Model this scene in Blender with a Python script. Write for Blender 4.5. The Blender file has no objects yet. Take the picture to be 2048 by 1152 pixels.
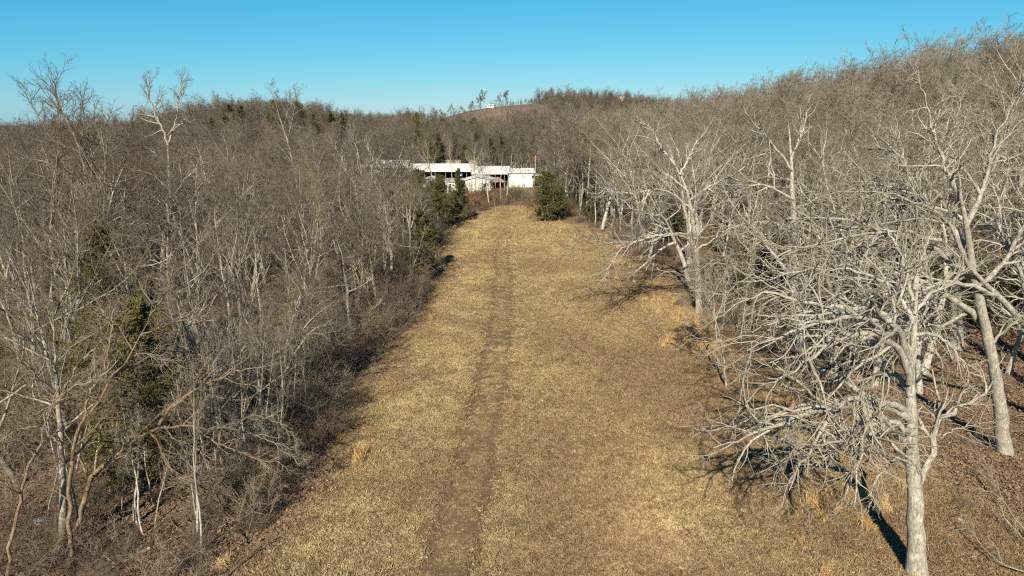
import bpy, math, random, time
import numpy as np
from mathutils import Vector
T0 = time.time()
sc = bpy.context.scene
col = sc.collection
PI = math.pi
R = math.radians

# ------------------------------------------------------------------ camera, world, sun, exposure
CAM_H, PITCH, FPX = 15.0, R(13.4), 1365.0
cam = bpy.data.cameras.new('camera')
cam.sensor_width = 36.0
cam.lens = FPX / 2048 * 36.0
cam.clip_start = 0.1
cam.clip_end = 9000
cam_o = bpy.data.objects.new('camera', cam)
col.objects.link(cam_o)
cam_o.location = (0, 0, CAM_H)
cam_o.rotation_euler = (PI / 2 - PITCH, 0, 0)
sc.camera = cam_o

SUN_EL, SHADOW_AZ = R(33), R(12)
w = bpy.data.worlds.new('World')
sc.world = w
w.use_nodes = True
wn, wl = w.node_tree.nodes, w.node_tree.links
wn.clear()
sky = wn.new('ShaderNodeTexSky')
sky.sky_type = 'NISHITA'
sky.sun_disc = False
sky.sun_elevation = SUN_EL
sky.sun_rotation = PI + SHADOW_AZ
sky.altitude = 200
sky.air_density = 1.0
sky.dust_density = 0.3
sky.ozone_density = 4.0
# one colour response for the whole dome (the camera's saturated blue), the same in every direction
sep = wn.new('ShaderNodeSeparateColor'); com = wn.new('ShaderNodeCombineColor')
wl.new(sky.outputs[0], sep.inputs[0])
for i, (mul, power) in enumerate(((0.120, 1.78), (1.24, 0.80), (2.90, 0.47))):
    mn = wn.new('ShaderNodeMath'); mn.operation = 'MINIMUM'; mn.inputs[1].default_value = 10.0
    pw = wn.new('ShaderNodeMath'); pw.operation = 'POWER'; pw.inputs[1].default_value = power
    ml = wn.new('ShaderNodeMath'); ml.operation = 'MULTIPLY'; ml.inputs[1].default_value = mul
    wl.new(sep.outputs[i], mn.inputs[0]); wl.new(mn.outputs[0], pw.inputs[0]); wl.new(pw.outputs[0], ml.inputs[0]); wl.new(ml.outputs[0], com.inputs[i])
bg = wn.new('ShaderNodeBackground'); bg.inputs[1].default_value = 0.050
out = wn.new('ShaderNodeOutputWorld')
wl.new(com.outputs[0], bg.inputs[0]); wl.new(bg.outputs[0], out.inputs[0])

sun = bpy.data.lights.new('sun', 'SUN')
sun.energy = 5.0
sun.angle = R(0.5)
sun.color = (1.0, 0.90, 0.74)
sun_o = bpy.data.objects.new('sun', sun)
col.objects.link(sun_o)
sd = Vector((math.sin(SHADOW_AZ) * math.cos(SUN_EL), math.cos(SHADOW_AZ) * math.cos(SUN_EL), -math.sin(SUN_EL)))
sun_o.rotation_euler = sd.to_track_quat('-Z', 'Y').to_euler()

sc.view_settings.view_transform = 'Standard'
sc.view_settings.look = 'None'
sc.view_settings.exposure = 1.12
sc.view_settings.gamma = 1
sc.view_settings.use_curve_mapping = False
sc.render.engine = 'CYCLES'
cy = sc.cycles
cy.max_bounces = 4; cy.diffuse_bounces = 2; cy.glossy_bounces = 1
cy.transmission_bounces = 1; cy.volume_bounces = 0
cy.use_denoising = False
cy.use_adaptive_sampling = True
cy.adaptive_threshold = 0.02
sc.render.use_persistent_data = False
sc.render.filter_size = 1.1 if hasattr(sc.render, 'filter_size') else 1.5
cy.pixel_filter_type = 'BLACKMAN_HARRIS'
cy.filter_width = 1.2


# ------------------------------------------------------------------ helpers
def tag(o, label=None, cat=None, group=None, kind=None):
    if label: o['label'] = label
    if cat: o['category'] = cat
    if group: o['group'] = group
    if kind: o['kind'] = kind
    return o

def at(u, v, D):
    """photo pixel (2048 wide) at forward distance D -> world point"""
    x, y = u - 1024, 576 - v
    f = FPX * math.cos(PITCH) + y * math.sin(PITCH)
    up = y * math.cos(PITCH) - FPX * math.sin(PITCH)
    s = D / f
    return np.array((x * s, D, CAM_H + up * s))

def sstep(a, b, x):
    t = np.clip((x - a) / (b - a), 0, 1)
    return t * t * (3 - 2 * t)

def vnoise(x, y, sc_, seed=0):
    """smooth value noise, numpy"""
    x = np.asarray(x, float) / sc_; y = np.asarray(y, float) / sc_
    xi, yi = np.floor(x), np.floor(y)
    fx, fy = x - xi, y - yi
    fx = fx * fx * (3 - 2 * fx); fy = fy * fy * (3 - 2 * fy)
    def h(a, b):
        s = np.sin(a * 127.1 + b * 311.7 + seed * 74.7) * 43758.5453
        return s - np.floor(s)
    return ((h(xi, yi) * (1 - fx) + h(xi + 1, yi) * fx) * (1 - fy) + (h(xi, yi + 1) * (1 - fx) + h(xi + 1, yi + 1) * fx) * fy) * 2 - 1

LE = np.array([(-60, -16), (10, -13), (20.4, -10.6), (23.2, -9.4), (26.9, -8.7), (31.4, -8.5), (35.8, -10.6), (39.8, -10.4), (49.3, -8.2), (58.4, -7.8), (66.4, -8.6),
               (83.3, -9.8), (97.4, -10.6), (113.9, -7.4), (124.3, -4.0), (130.7, -2.5), (134, -1)])
RE = np.array([(-60, 16), (10, 14.5), (20.4, 14.5), (29.8, 14.6), (35.8, 14.0), (40.7, 13.2), (58.4, 13.9), (79.9, 13.2), (105.1, 10.2), (110.8, 4.5), (132.3, 2.2), (134, -1)])
TR = np.array([(-60, -2.8), (20.4, -2.3), (25.3, -1.9), (31.9, -1.6), (40.7, -1.2), (52, -0.8), (66.4, -0.9), (90.8, -1.6), (117.2, -0.8), (140, 0.5), (160, 2)])
def left_edge(y): return np.interp(y, LE[:, 0], LE[:, 1])
def right_edge(y): return np.interp(y, RE[:, 0], RE[:, 1])
def track(y): return np.interp(y, TR[:, 0], TR[:, 1])

def terrain(x, y):
    x = np.asarray(x, float); y = np.asarray(y, float)
    t = np.maximum(0, x - 27)
    s = 0.30 * (t - 9 * (1 - np.exp(-t / 9)))
    z = 27 * np.tanh(s / 27) * (1 - 0.75 * sstep(150, 520, y)) + 1.2 * vnoise(x, y, 34, 8) * sstep(40, 80, x)
    # left side sinks a little, then low far country
    z = z - 1.6 * sstep(-40, -160, x) * (1 - sstep(150, 400, y))
    z = z + 5.0 * sstep(230, 640, y) * sstep(-0.42, -0.30, x / np.maximum(y, 60))
    z = z + 27.5 * np.exp(-(np.abs(x - 6) / np.where(x < 6, 112, 85)) ** 2 - ((y - 690) / 84) ** 2) * (1 + .05 * vnoise(x, y, 21, 14))
    z = z + 19.0 * np.exp(-((x + 172) / 66) ** 2 - ((y - 460) / 80) ** 2)
    z = z + 14 * np.exp(-((x - 120) / 80) ** 2 - ((y - 720) / 110) ** 2)
    z = z - 14 * sstep(850, 1300, y)
    z = z + 24 * sstep(1800, 3200, y + 0.25 * np.abs(x))
    z = z + 0.9 * vnoise(x, y, 60, 3) * sstep(150, 260, y) * 1.6 + 1.5 * vnoise(x, y, 170, 5) * sstep(260, 500, y)
    return z

def ground_z(x, y):
    x = np.asarray(x, float); y = np.asarray(y, float)
    z = terrain(x, y)
    near = 1 - sstep(150, 220, y)
    z = z + near * (0.10 * vnoise(x, y, 7, 1) + 0.035 * vnoise(x, y, 1.7, 2))
    d = np.abs(x - track(y))
    rut = np.exp(-((d - 0.85) / 0.22) ** 2) * (1 - sstep(125, 135, y))
    z = z - 0.07 * rut - 0.03 * np.exp(-(d / 1.3) ** 2) * near
    return z

def new_mesh(name, verts, faces, nper, mat=None, smooth=True, attrs=None):
    """verts (n,3); faces (m,nper) all the same size"""
    me = bpy.data.meshes.new(name)
    verts = np.ascontiguousarray(verts, np.float32); faces = np.ascontiguousarray(faces, np.int32)
    me.vertices.add(len(verts)); me.vertices.foreach_set('co', verts.ravel())
    me.loops.add(faces.size); me.loops.foreach_set('vertex_index', faces.ravel())
    me.polygons.add(len(faces)); me.polygons.foreach_set('loop_start', np.arange(0, faces.size, nper, dtype=np.int32))
    if smooth: me.polygons.foreach_set('use_smooth', np.ones(len(faces), bool))
    for k, a in (attrs or {}).items():
        at_ = me.attributes.new(k, 'FLOAT', 'POINT'); at_.data.foreach_set('value', np.ascontiguousarray(a, np.float32).ravel())
    me.update(calc_edges=True)
    if mat: me.materials.append(mat)
    return me

def link(name, me, parent=None, loc=None, rotz=0, scale=1):
    o = bpy.data.objects.new(name, me)
    col.objects.link(o)
    if parent is not None: o.parent = parent
    if loc is not None: o.location = loc
    o.rotation_euler = (0, 0, rotz)
    if scale != 1: o.scale = (scale,) * 3
    return o

def empty(name, loc, rotz=0, scale=1):
    return link(name, None, None, loc, rotz, scale)

# --- plain box / prism builders for the buildings
class MB:
    def __init__(s): s.v = []; s.f = []
    def box(s, x0, x1, y0, y1, z0, z1):
        b = len(s.v)
        s.v += [(x0, y0, z0), (x1, y0, z0), (x1, y1, z0), (x0, y1, z0), (x0, y0, z1), (x1, y0, z1), (x1, y1, z1), (x0, y1, z1)]
        s.f += [tuple(b + i for i in q) for q in ((0, 3, 2, 1), (4, 5, 6, 7), (0, 1, 5, 4), (1, 2, 6, 5), (2, 3, 7, 6), (3, 0, 4, 7))]
        return s
    def poly(s, pts, faces):
        b = len(s.v); s.v += list(pts); s.f += [tuple(b + i for i in q) for q in faces]; return s
    def slab(s, a, b_, c, d, t):
        """quad a,b,c,d thickened by t upwards"""
        p = [a, b_, c, d]; q = [(x, y, z + t) for x, y, z in p]
        return s.poly(p + q, [(0, 3, 2, 1), (4, 5, 6, 7), (0, 1, 5, 4), (1, 2, 6, 5), (2, 3, 7, 6), (3, 0, 4, 7)])
    def tube(s, a, b_, r, n=8):
        a = Vector(a); b_ = Vector(b_); d = (b_ - a).normalized()
        u = d.cross(Vector((0, 0, 1)) if abs(d.z) < .9 else Vector((1, 0, 0))).normalized(); v = d.cross(u)
        base = len(s.v)
        for p in (a, b_):
            for i in range(n):
                s.v.append(tuple(p + r * (math.cos(i * 2 * PI / n) * u + math.sin(i * 2 * PI / n) * v)))
        for i in range(n):
            j = (i + 1) % n; s.f.append((base + i, base + j, base + n + j, base + n + i))
        s.f.append(tuple(base + i for i in reversed(range(n)))); s.f.append(tuple(base + n + i for i in range(n)))
        return s
    def build(s, name, mat, parent=None):
        me = bpy.data.meshes.new(name); me.from_pydata(s.v, [], s.f); me.update(); me.materials.append(mat)
        return link(name, me, parent)

# ------------------------------------------------------------------ materials
def mat_base(name, rough=0.9, spec=0.15):
    m = bpy.data.materials.new(name); m.use_nodes = True
    nt = m.node_tree; b = nt.nodes['Principled BSDF']
    b.inputs['Roughness'].default_value = rough
    b.inputs['Specular IOR Level'].default_value = spec
    return m, nt, b

def N(nt, t, **kw):
    n = nt.nodes.new(t)
    for k, v in kw.items(): setattr(n, k, v)
    return n

def mixc(nt, fac, a, b, blend='MIX'):
    n = N(nt, 'ShaderNodeMix', data_type='RGBA', blend_type=blend)
    for s, v in ((0, fac), (6, a), (7, b)):
        if hasattr(v, 'node'): nt.links.new(v, n.inputs[s])
        elif s == 0: n.inputs[0].default_value = v
        else: n.inputs[s].default_value = (*v, 1)
    return n.outputs[2]

def mapr(nt, val, a, b, c=0.0, d=1.0):
    n = N(nt, 'ShaderNodeMapRange'); n.clamp = True
    nt.links.new(val, n.inputs[0])
    for i, v in enumerate((a, b, c, d)): n.inputs[i + 1].default_value = v
    return n.outputs[0]

def noise(nt, scale, detail=3, vec=None, rough=0.6):
    n = N(nt, 'ShaderNodeTexNoise'); n.inputs['Scale'].default_value = scale; n.inputs['Detail'].default_value = detail
    n.inputs['Roughness'].default_value = rough
    if vec is not None: nt.links.new(vec, n.inputs['Vector'])
    return n.outputs[0]

def attr(nt, name):
    n = N(nt, 'ShaderNodeAttribute'); n.attribute_name = name; return n.outputs['Fac']

def worldpos(nt):
    return N(nt, 'ShaderNodeNewGeometry').outputs['Position']

ALB = 0.84
def set_color(nt, c, b, k=ALB):
    nt.links.new(mixc(nt, 1.0, c, (k, k, k), 'MULTIPLY'), b.inputs['Base Color'])

def bark(name, bark_a, bark_b, twig_a, twig_b, r0=0.012, r1=0.06, blotch=(0.62, 0.60, 0.54), blotch_amt=0.5, bump=True, red=.5):
    m, nt, b = mat_base(name, 0.92, 0.1)
    oi = N(nt, 'ShaderNodeObjectInfo'); rnd = oi.outputs['Random']
    pos = worldpos(nt)
    mp = N(nt, 'ShaderNodeMapping'); mp.inputs['Scale'].default_value = (1, 1, 0.28); nt.links.new(pos, mp.inputs[0])
    nb = noise(nt, 16, 5, mp.outputs[0], 0.75)
    bk = mixc(nt, rnd, bark_a, bark_b)
    dark = mixc(nt, mapr(nt, nb, 0.35, 0.62, 0.0, 1.0), tuple(0.5 * c for c in bark_a), (1, 1, 1))
    bk2 = mixc(nt, 0.75, bk, dark, 'MULTIPLY')
    nl = noise(nt, 3.2, 3, pos, 0.6)
    bk3 = mixc(nt, mapr(nt, nl, 0.52, 0.68, 0.0, blotch_amt), bk2 if False else bk, blotch)
    bk4 = mixc(nt, mapr(nt, nb, 0.40, 0.56, 0.78, 0.0), bk3, tuple(0.35 * c for c in bark_a))
    bk4 = mixc(nt, mapr(nt, noise(nt, 1.3, 3, pos), 0.5, 0.7, 0.0, 0.45), bk4, tuple(0.55 * c for c in bark_a))
    tw = mixc(nt, rnd, twig_a, twig_b)
    fr = N(nt, 'ShaderNodeMath', operation='MULTIPLY'); nt.links.new(rnd, fr.inputs[0]); fr.inputs[1].default_value = 13.7
    fr2 = N(nt, 'ShaderNodeMath', operation='FRACT'); nt.links.new(fr.outputs[0], fr2.inputs[0])
    tw = mixc(nt, mapr(nt, fr2.outputs[0], .62, 1.0, 0, red), tw, (0.15, 0.082, 0.052))
    tw = mixc(nt, mapr(nt, fr2.outputs[0], .3, .0, 0, .5), tw, (0.10, 0.10, 0.07))
    f = mapr(nt, attr(nt, 'rad'), r0, r1)
    set_color(nt, mixc(nt, f, tw, bk4), b)
    if bump:
        bp = N(nt, 'ShaderNodeBump'); bp.inputs['Strength'].default_value = 0.8; bp.inputs['Distance'].default_value = 0.03
        nt.links.new(nb, bp.inputs['Height']); nt.links.new(bp.outputs[0], b.inputs['Normal'])
    return m

M = {}
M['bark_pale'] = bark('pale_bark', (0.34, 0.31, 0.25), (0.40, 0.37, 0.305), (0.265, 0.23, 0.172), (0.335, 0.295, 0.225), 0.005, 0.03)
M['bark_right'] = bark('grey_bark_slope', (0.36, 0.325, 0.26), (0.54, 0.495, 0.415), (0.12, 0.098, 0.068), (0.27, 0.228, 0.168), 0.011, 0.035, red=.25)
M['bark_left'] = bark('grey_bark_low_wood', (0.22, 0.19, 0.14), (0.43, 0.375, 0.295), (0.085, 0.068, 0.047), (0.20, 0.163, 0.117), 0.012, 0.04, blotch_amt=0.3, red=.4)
M['bark_rust'] = bark('reddish_bark', (0.19, 0.13, 0.08), (0.26, 0.185, 0.115), (0.22, 0.185, 0.135), (0.28, 0.235, 0.175), 0.008, 0.03, blotch=(0.32, 0.28, 0.22), blotch_amt=0.6)
M['bark_far'] = bark('far_bark', (0.20, 0.165, 0.12), (0.33, 0.285, 0.22), (0.085, 0.07, 0.052), (0.18, 0.152, 0.113), 0.022, 0.07, bump=False, red=.25)
M['brush'] = bark('brush_stems', (0.18, 0.13, 0.09), (0.29, 0.235, 0.17), (0.075, 0.054, 0.038), (0.235, 0.18, 0.127), 0.006, 0.02, bump=False)

def foliage(name, a, b_, c, gold):
    m, nt, b = mat_base(name, 0.8, 0.15)
    rnd = N(nt, 'ShaderNodeObjectInfo').outputs['Random']
    pos = worldpos(nt)
    base = mixc(nt, rnd, a, b_)
    k = mixc(nt, mapr(nt, noise(nt, 1.1, 3, pos), 0.42, 0.66), base, c)
    k = mixc(nt, mapr(nt, noise(nt, 2.3, 2, pos), 0.55, 0.72, 0, gold), k, (0.20, 0.115, 0.025))
    k = mixc(nt, mapr(nt, attr(nt, 'tone'), 0, 1, 0.0, 0.5), k, (0.13, 0.12, 0.035))
    set_color(nt, k, b)
    return m
M['cedar'] = foliage('cedar_foliage', (0.035, 0.043, 0.012), (0.055, 0.06, 0.018), (0.085, 0.08, 0.022), 0.55)
M['cedar_gold'] = foliage('golden_cedar_foliage', (0.065, 0.062, 0.016), (0.085, 0.075, 0.02), (0.13, 0.105, 0.025), 0.8)
M['cedar_dark'] = foliage('dark_cedar_foliage', (0.022, 0.032, 0.012), (0.036, 0.045, 0.018), (0.05, 0.055, 0.022), 0.15)
M['rust_leaf'] = foliage('rusty_leaves', (0.20, 0.085, 0.03), (0.26, 0.13, 0.05), (0.30, 0.17, 0.07), 0.5)

# dry grass blades: colour varies over the field, same fields of noise as the ground sheet
def straw_color(nt, pos):
    n1 = noise(nt, 0.13, 4, pos, 0.6); n2 = noise(nt, 0.7, 4, pos, 0.65); n3 = noise(nt, 5.0, 3, pos, 0.7)
    c = mixc(nt, mapr(nt, n1, 0.42, 0.58), (0.405, 0.292, 0.14), (0.29, 0.205, 0.107))
    c = mixc(nt, mapr(nt, n2, 0.47, 0.66, 0, 0.75), c, (0.50, 0.37, 0.18))
    c = mixc(nt, mapr(nt, n2, 0.47, 0.32, 0, 0.55), c, (0.15, 0.105, 0.05))
    c = mixc(nt, mapr(nt, n3, 0.50, 0.72, 0, 0.5), c, (0.19, 0.165, 0.06))
    c = mixc(nt, mapr(nt, noise(nt, 0.33, 4, pos, 0.7), 0.50, 0.66, 0, 0.6), c, (0.215, 0.19, 0.085))
    return c

def make_grass_mat():
    m, nt, b = mat_base('dry_grass_blades', 0.75, 0.2)
    pos = worldpos(nt)
    c = straw_color(nt, pos)
    t = attr(nt, 'tone')
    c = mixc(nt, mapr(nt, t, 0.0, 0.5, 0.75, 0.0), c, (0.15, 0.09, 0.05))
    c = mixc(nt, mapr(nt, t, 0.6, 1.0, 0.0, 0.65), c, (0.70, 0.55, 0.29))
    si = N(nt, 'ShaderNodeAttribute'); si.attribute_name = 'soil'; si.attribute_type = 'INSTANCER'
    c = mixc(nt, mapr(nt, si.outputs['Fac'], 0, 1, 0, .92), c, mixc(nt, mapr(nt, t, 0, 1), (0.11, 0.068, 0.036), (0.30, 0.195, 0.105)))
    set_color(nt, c, b)
    return m
M['grass'] = make_grass_mat()

def make_tall_mat():
    m, nt, b = mat_base('tall_golden_grass', 0.75, 0.2)
    t = attr(nt, 'tone')
    c = mixc(nt, t, (0.42, 0.26, 0.10), (0.62, 0.43, 0.19))
    set_color(nt, c, b)
    return m
M['tall'] = make_tall_mat()

def make_leaf_mat():
    m, nt, b = mat_base('fallen_leaves', 0.8, 0.2)
    t = attr(nt, 'tone')
    n = noise(nt, 0.25, 3, worldpos(nt))
    c = mixc(nt, t, (0.095, 0.056, 0.032), (0.27, 0.185, 0.115))
    c = mixc(nt, mapr(nt, n, 0.4, 0.65, 0, 0.6), c, (0.22, 0.14, 0.085))
    set_color(nt, c, b)
    return m
M['leaf'] = make_leaf_mat()

def make_ground_mat():
    m, nt, b = mat_base('ground', 0.95, 0.1)
    pos = worldpos(nt)
    straw = straw_color(nt, pos)
    straw = mixc(nt, 0.72, straw, (0.085, 0.055, 0.03))
    nf = noise(nt, 9, 5, pos, 0.75)
    straw = mixc(nt, mapr(nt, nf, 0.35, 0.55, 0.55, 0.0), straw, (0.13, 0.085, 0.045))
    n2 = noise(nt, 0.5, 5, pos, 0.7); nl = noise(nt, 7, 4, pos, 0.8)
    litter = mixc(nt, mapr(nt, n2, 0.4, 0.62), (0.12, 0.072, 0.042), (0.23, 0.165, 0.105))
    litter = mixc(nt, mapr(nt, nl, 0.5, 0.7, 0, 0.7), litter, (0.36, 0.24, 0.15))
    litter = mixc(nt, mapr(nt, nl, 0.5, 0.35, 0, 0.7), litter, (0.06, 0.036, 0.022))
    dirt = mixc(nt, mapr(nt, nl, 0.35, 0.65), (0.085, 0.05, 0.028), (0.22, 0.14, 0.08))
    lawn = mixc(nt, mapr(nt, n2, 0.35, 0.65), (0.19, 0.17, 0.075), (0.27, 0.215, 0.11))
    bald = mixc(nt, mapr(nt, noise(nt, 0.05, 4, pos), 0.4, 0.6), (0.30, 0.165, 0.08), (0.16, 0.085, 0.055))
    dist = mixc(nt, mapr(nt, noise(nt, 0.03, 5, pos), 0.35, 0.65), (0.115, 0.085, 0.06), (0.16, 0.12, 0.085))
    k = mixc(nt, attr(nt, 'field'), litter, straw)
    k = mixc(nt, attr(nt, 'lawn'), k, lawn)
    k = mixc(nt, attr(nt, 'bald'), k, bald)
    k = mixc(nt, attr(nt, 'distant'), k, dist)
    k = mixc(nt, attr(nt, 'dirt'), k, dirt)
    set_color(nt, k, b)
    bp = N(nt, 'ShaderNodeBump'); bp.inputs['Strength'].default_value = 0.9; bp.inputs['Distance'].default_value = 0.06
    nt.links.new(nf, bp.inputs['Height']); nt.links.new(bp.outputs[0], b.inputs['Normal'])
    return m
M['ground'] = make_ground_mat()

def plain(name, c, rough=0.6, var=0.12, scale=1.5, spec=0.3, ribs=None):
    m, nt, b = mat_base(name, rough, spec)
    n = noise(nt, scale, 4, worldpos(nt))
    k = mixc(nt, mapr(nt, n, 0.35, 0.7, 0, 1), c, tuple(x * (1 - var) for x in c))
    nt.links.new(k, b.inputs['Base Color'])
    return m
M['white'] = plain('white_painted_metal', (0.52, 0.505, 0.455), 0.5, 0.15)
M['cream'] = plain('cream_siding', (0.52, 0.485, 0.41), 0.6, 0.15)
M['pale_green'] = plain('pale_green_roof_metal', (0.50, 0.52, 0.46), 0.5)
M['black'] = plain('inner_shade_and_tyre_black', (0.02, 0.02, 0.022), 0.8)  # near-black puts the shade inside open sheds into the colour; tyres use it too
M['brownroof'] = plain('brown_shingle', (0.20, 0.13, 0.10), 0.85)
M['tanroof'] = plain('tan_roof', (0.30, 0.24, 0.18), 0.8)
M['red'] = plain('red_paint', (0.42, 0.035, 0.03), 0.5)
M['redwood'] = plain('red_stained_wood', (0.16, 0.05, 0.035), 0.7)
M['blue'] = plain('blue_plastic', (0.02, 0.07, 0.42), 0.4)
M['grey'] = plain('grey_plastic', (0.09, 0.095, 0.10), 0.6)
M['steel'] = plain('galvanised', (0.45, 0.45, 0.44), 0.4)
M['glass'] = plain('window_glass', (0.03, 0.035, 0.04), 0.1, spec=0.6)
M['rock'] = plain('pale_limestone', (0.30, 0.30, 0.30), 0.9, 0.5, 6)
M['deadwood'] = plain('bleached_dead_wood', (0.52, 0.47, 0.39), 0.9, 0.35, 8)

# ------------------------------------------------------------------ ground: one sheet out to the horizon
def axis(lo, hi, dlo, dhi, step, growth):
    a = list(np.arange(dlo, dhi + 1e-6, step))
    s, p = step, a[-1]
    while p < hi: s *= growth; p += s; a.append(p)
    s, p = step, a[0]; left = []
    while p > lo: s *= growth; p -= s; left.append(p)
    return np.array(left[::-1] + a)

gx = axis(-5200, 5200, -26, 36, 0.33, 1.055)
gy = axis(-300, 6500, 16, 136, 0.36, 1.03)
GX, GY = np.meshgrid(gx, gy)
GZ = ground_z(GX, GY)
nx, ny = len(gx), len(gy)
V = np.stack([GX, GY, GZ], -1).reshape(-1, 3)
ii = np.arange(nx * ny).reshape(ny, nx)
F = np.stack([ii[:-1, :-1], ii[:-1, 1:], ii[1:, 1:], ii[1:, :-1]], -1).reshape(-1, 4)

def field_mask(x, y):
    wob = 0.9 * vnoise(x, y, 2.2, 11) + 0.5 * vnoise(x, y, 0.8, 12)
    a = sstep(-0.9, 0.9, x - left_edge(y) + wob - 0.3)
    # under the near oaks the grass runs on to the right before the leaf litter begins
    extra = np.interp(y, [15, 20, 26, 33, 42, 60, 90], [7.0, 6.0, 5.0, 3.8, 3.5, 1.0, 0.0])
    b = sstep(-1.3, 1.3, right_edge(y) + extra - x + 1.5 * wob)
    return a * b * (1 - sstep(132, 136, y + wob))
def lawn_mask(x, y):
    return sstep(146, 150, y) * (1 - sstep(205, 215, y)) * sstep(-55, -45, x) * (1 - sstep(8, 14, x))
fm = field_mask(GX, GY)
lm = lawn_mask(GX, GY)
dx = np.abs(GX - track(GY))
dirt = np.exp(-((dx - 0.85) / 0.28) ** 2) * 0.85 + 0.3 * np.exp(-(dx / 1.1) ** 2)
dirt *= np.clip(0.85 + 0.5 * vnoise(GX, GY, 3.1, 21) + 0.35 * vnoise(GX, GY, 0.7, 22), 0, 1)
dirt *= (1 - sstep(134, 140, GY))
PATCH = ((-1.3, 31.2, 0.9, 1.7, 1.0), (3.4, 43, 2.6, 2.2, 0.75), (6.0, 64, 3.8, 2.6, 0.8), (6.5, 31, 4.5, 3, 0.6), (-1.6, 115, 2.2, 7, 0.8), (9.5, 35, 3, 3, 0.7), (1.5, 26, 1.5, 2, .4), (4, 54, 2, 6, .4))
for px_, py_, rx_, ry_, a_ in PATCH:
    dirt = np.maximum(dirt, a_ * np.exp(-((GX - px_) / rx_) ** 2 - ((GY - py_) / ry_) ** 2) * np.clip(0.8 + 0.5 * vnoise(GX, GY, 0.9, 31), 0, 1))
dirt = np.maximum(dirt, 0.55 * sstep(-46, -40, GX) * (1 - sstep(6, 9, GX)) * sstep(160, 163, GY) * (1 - sstep(170, 173, GY)) * (0.5 + 0.5 * vnoise(GX, GY, 4, 5)))
DIRT = dirt
def sample_dirt(x, y):
    x = np.asarray(x, float) + .25 * vnoise(x, y, .7, 81)
    d_ = np.abs(x - track(y))
    k_ = np.exp(-((d_ - 0.85) / 0.26) ** 2) * (.45 + .75 * sstep(30, 40, y) * (1 - sstep(66, 84, y))) + np.interp(y, (20, 36, 46, 80), (.55, .50, .30, .34)) * np.exp(-(d_ / np.interp(y, (20, 40), (2.3, 1.5))) ** 2)
    k_ = k_ * np.clip(0.95 + 0.5 * vnoise(x, y, 4.1, 21) + .35 * vnoise(x, y, 1.1, 24), .25, 1.15)
    right = sstep(.5, 3.5, x - track(y)) * (1 - sstep(44, 60, y))
    k_ = np.maximum(k_, right * np.clip(.52 + .85 * vnoise(x, y * .6, 3.6, 91) + .25 * vnoise(x, y, .8, 92), 0, .85))
    k_ = np.maximum(k_, sstep(44, 60, y) * (1 - sstep(72, 88, y)) * sstep(.5, 2.5, x - track(y)) * np.clip(.2 + .6 * vnoise(x, y * .6, 3.6, 93), 0, .8)) * (1 - sstep(134, 140, y))
    for px_, py_, rx_, ry_, a_ in PATCH:
        k_ = np.maximum(k_, a_ * np.exp(-((x - px_) / rx_) ** 2 - ((y - py_) / ry_) ** 2) * np.clip(0.8 + 0.6 * vnoise(x, y, 0.9, 31), 0, 1))
    k_ = np.maximum(k_, .62 * sstep(.05, .6, vnoise(x * 1.6, y * .8, 5.5, 71) + .5 * vnoise(x, y, 1.6, 72)) * (1 - .6 * sstep(75, 95, y)))
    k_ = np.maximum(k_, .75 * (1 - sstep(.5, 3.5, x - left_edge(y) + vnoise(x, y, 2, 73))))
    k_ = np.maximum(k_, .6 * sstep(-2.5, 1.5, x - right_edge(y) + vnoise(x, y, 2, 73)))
    return np.clip(k_, 0, 1)
bald = np.exp(-(((GX + 28) / 66) ** 4) - ((GY - 650) / 66) ** 4)
distant = sstep(110, 170, GY) * (1 - lm)
gme = new_mesh('ground', V, F, 4, M['ground'], True, dict(field=fm, lawn=lm, dirt=np.clip(dirt, 0, 1), bald=bald, distant=distant))
go = link('ground', gme)
tag(go, kind='structure', label='rolling ground with dry grass clearing, leaf litter and far hills')

# ------------------------------------------------------------------ branch growing
def unit(a): return a / np.maximum(np.linalg.norm(a, axis=-1, keepdims=True), 1e-9)

def grow(rg, S, D, L, R0, nseg, gnarl, trop, taper, curve=None):
    n = len(S); P = np.zeros((n, nseg + 1, 3)); P[:, 0] = S; d = unit(D.copy())
    for i in range(nseg):
        d = unit(d + gnarl * rg.normal(size=(n, 3)) + np.array((0, 0, trop)))
        P[:, i + 1] = P[:, i] + d * (L / nseg)[:, None]
    s = np.linspace(0, 1, nseg + 1)[None]
    rad = R0[:, None] * (1 - (1 - taper) * s ** 0.9)
    return P, rad

def sprout(rg, P, rad, L, m, tmin, tmax, ang, ratio, rr=0.62, fall=0.55, angj=0.25, lenmin=0.0):
    """m children on each branch -> S, D, L, R"""
    n, k = P.shape[:2]
    t = (np.arange(m)[None] + rg.random((n, m))) / m
    t = tmin + (tmax - tmin) * t
    f = t * (k - 1); i = np.minimum(f.astype(int), k - 2); f = f - i
    r_ = np.arange(n)[:, None]
    A, B = P[r_, i], P[r_, i + 1]
    S = A + (B - A) * f[..., None]
    Tn = unit(B - A)
    ra = rad[r_, i] * (1 - f) + rad[r_, i + 1] * f
    rv = rg.normal(size=(n, m, 3)); perp = unit(rv - (rv * Tn).sum(-1, keepdims=True) * Tn)
    a = ang + angj * rg.normal(size=(n, m))
    D = Tn * np.cos(a)[..., None] + perp * np.sin(a)[..., None]
    Lc = L[:, None] * ratio * (1 - fall * (t - tmin) / max(tmax - tmin, 1e-6)) * rg.uniform(0.6, 1.25, (n, m))
    Rc = ra * rr * rg.uniform(0.75, 1.1, (n, m))
    return S.reshape(-1, 3), D.reshape(-1, 3), np.maximum(Lc.ravel(), lenmin), Rc.ravel()

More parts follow.
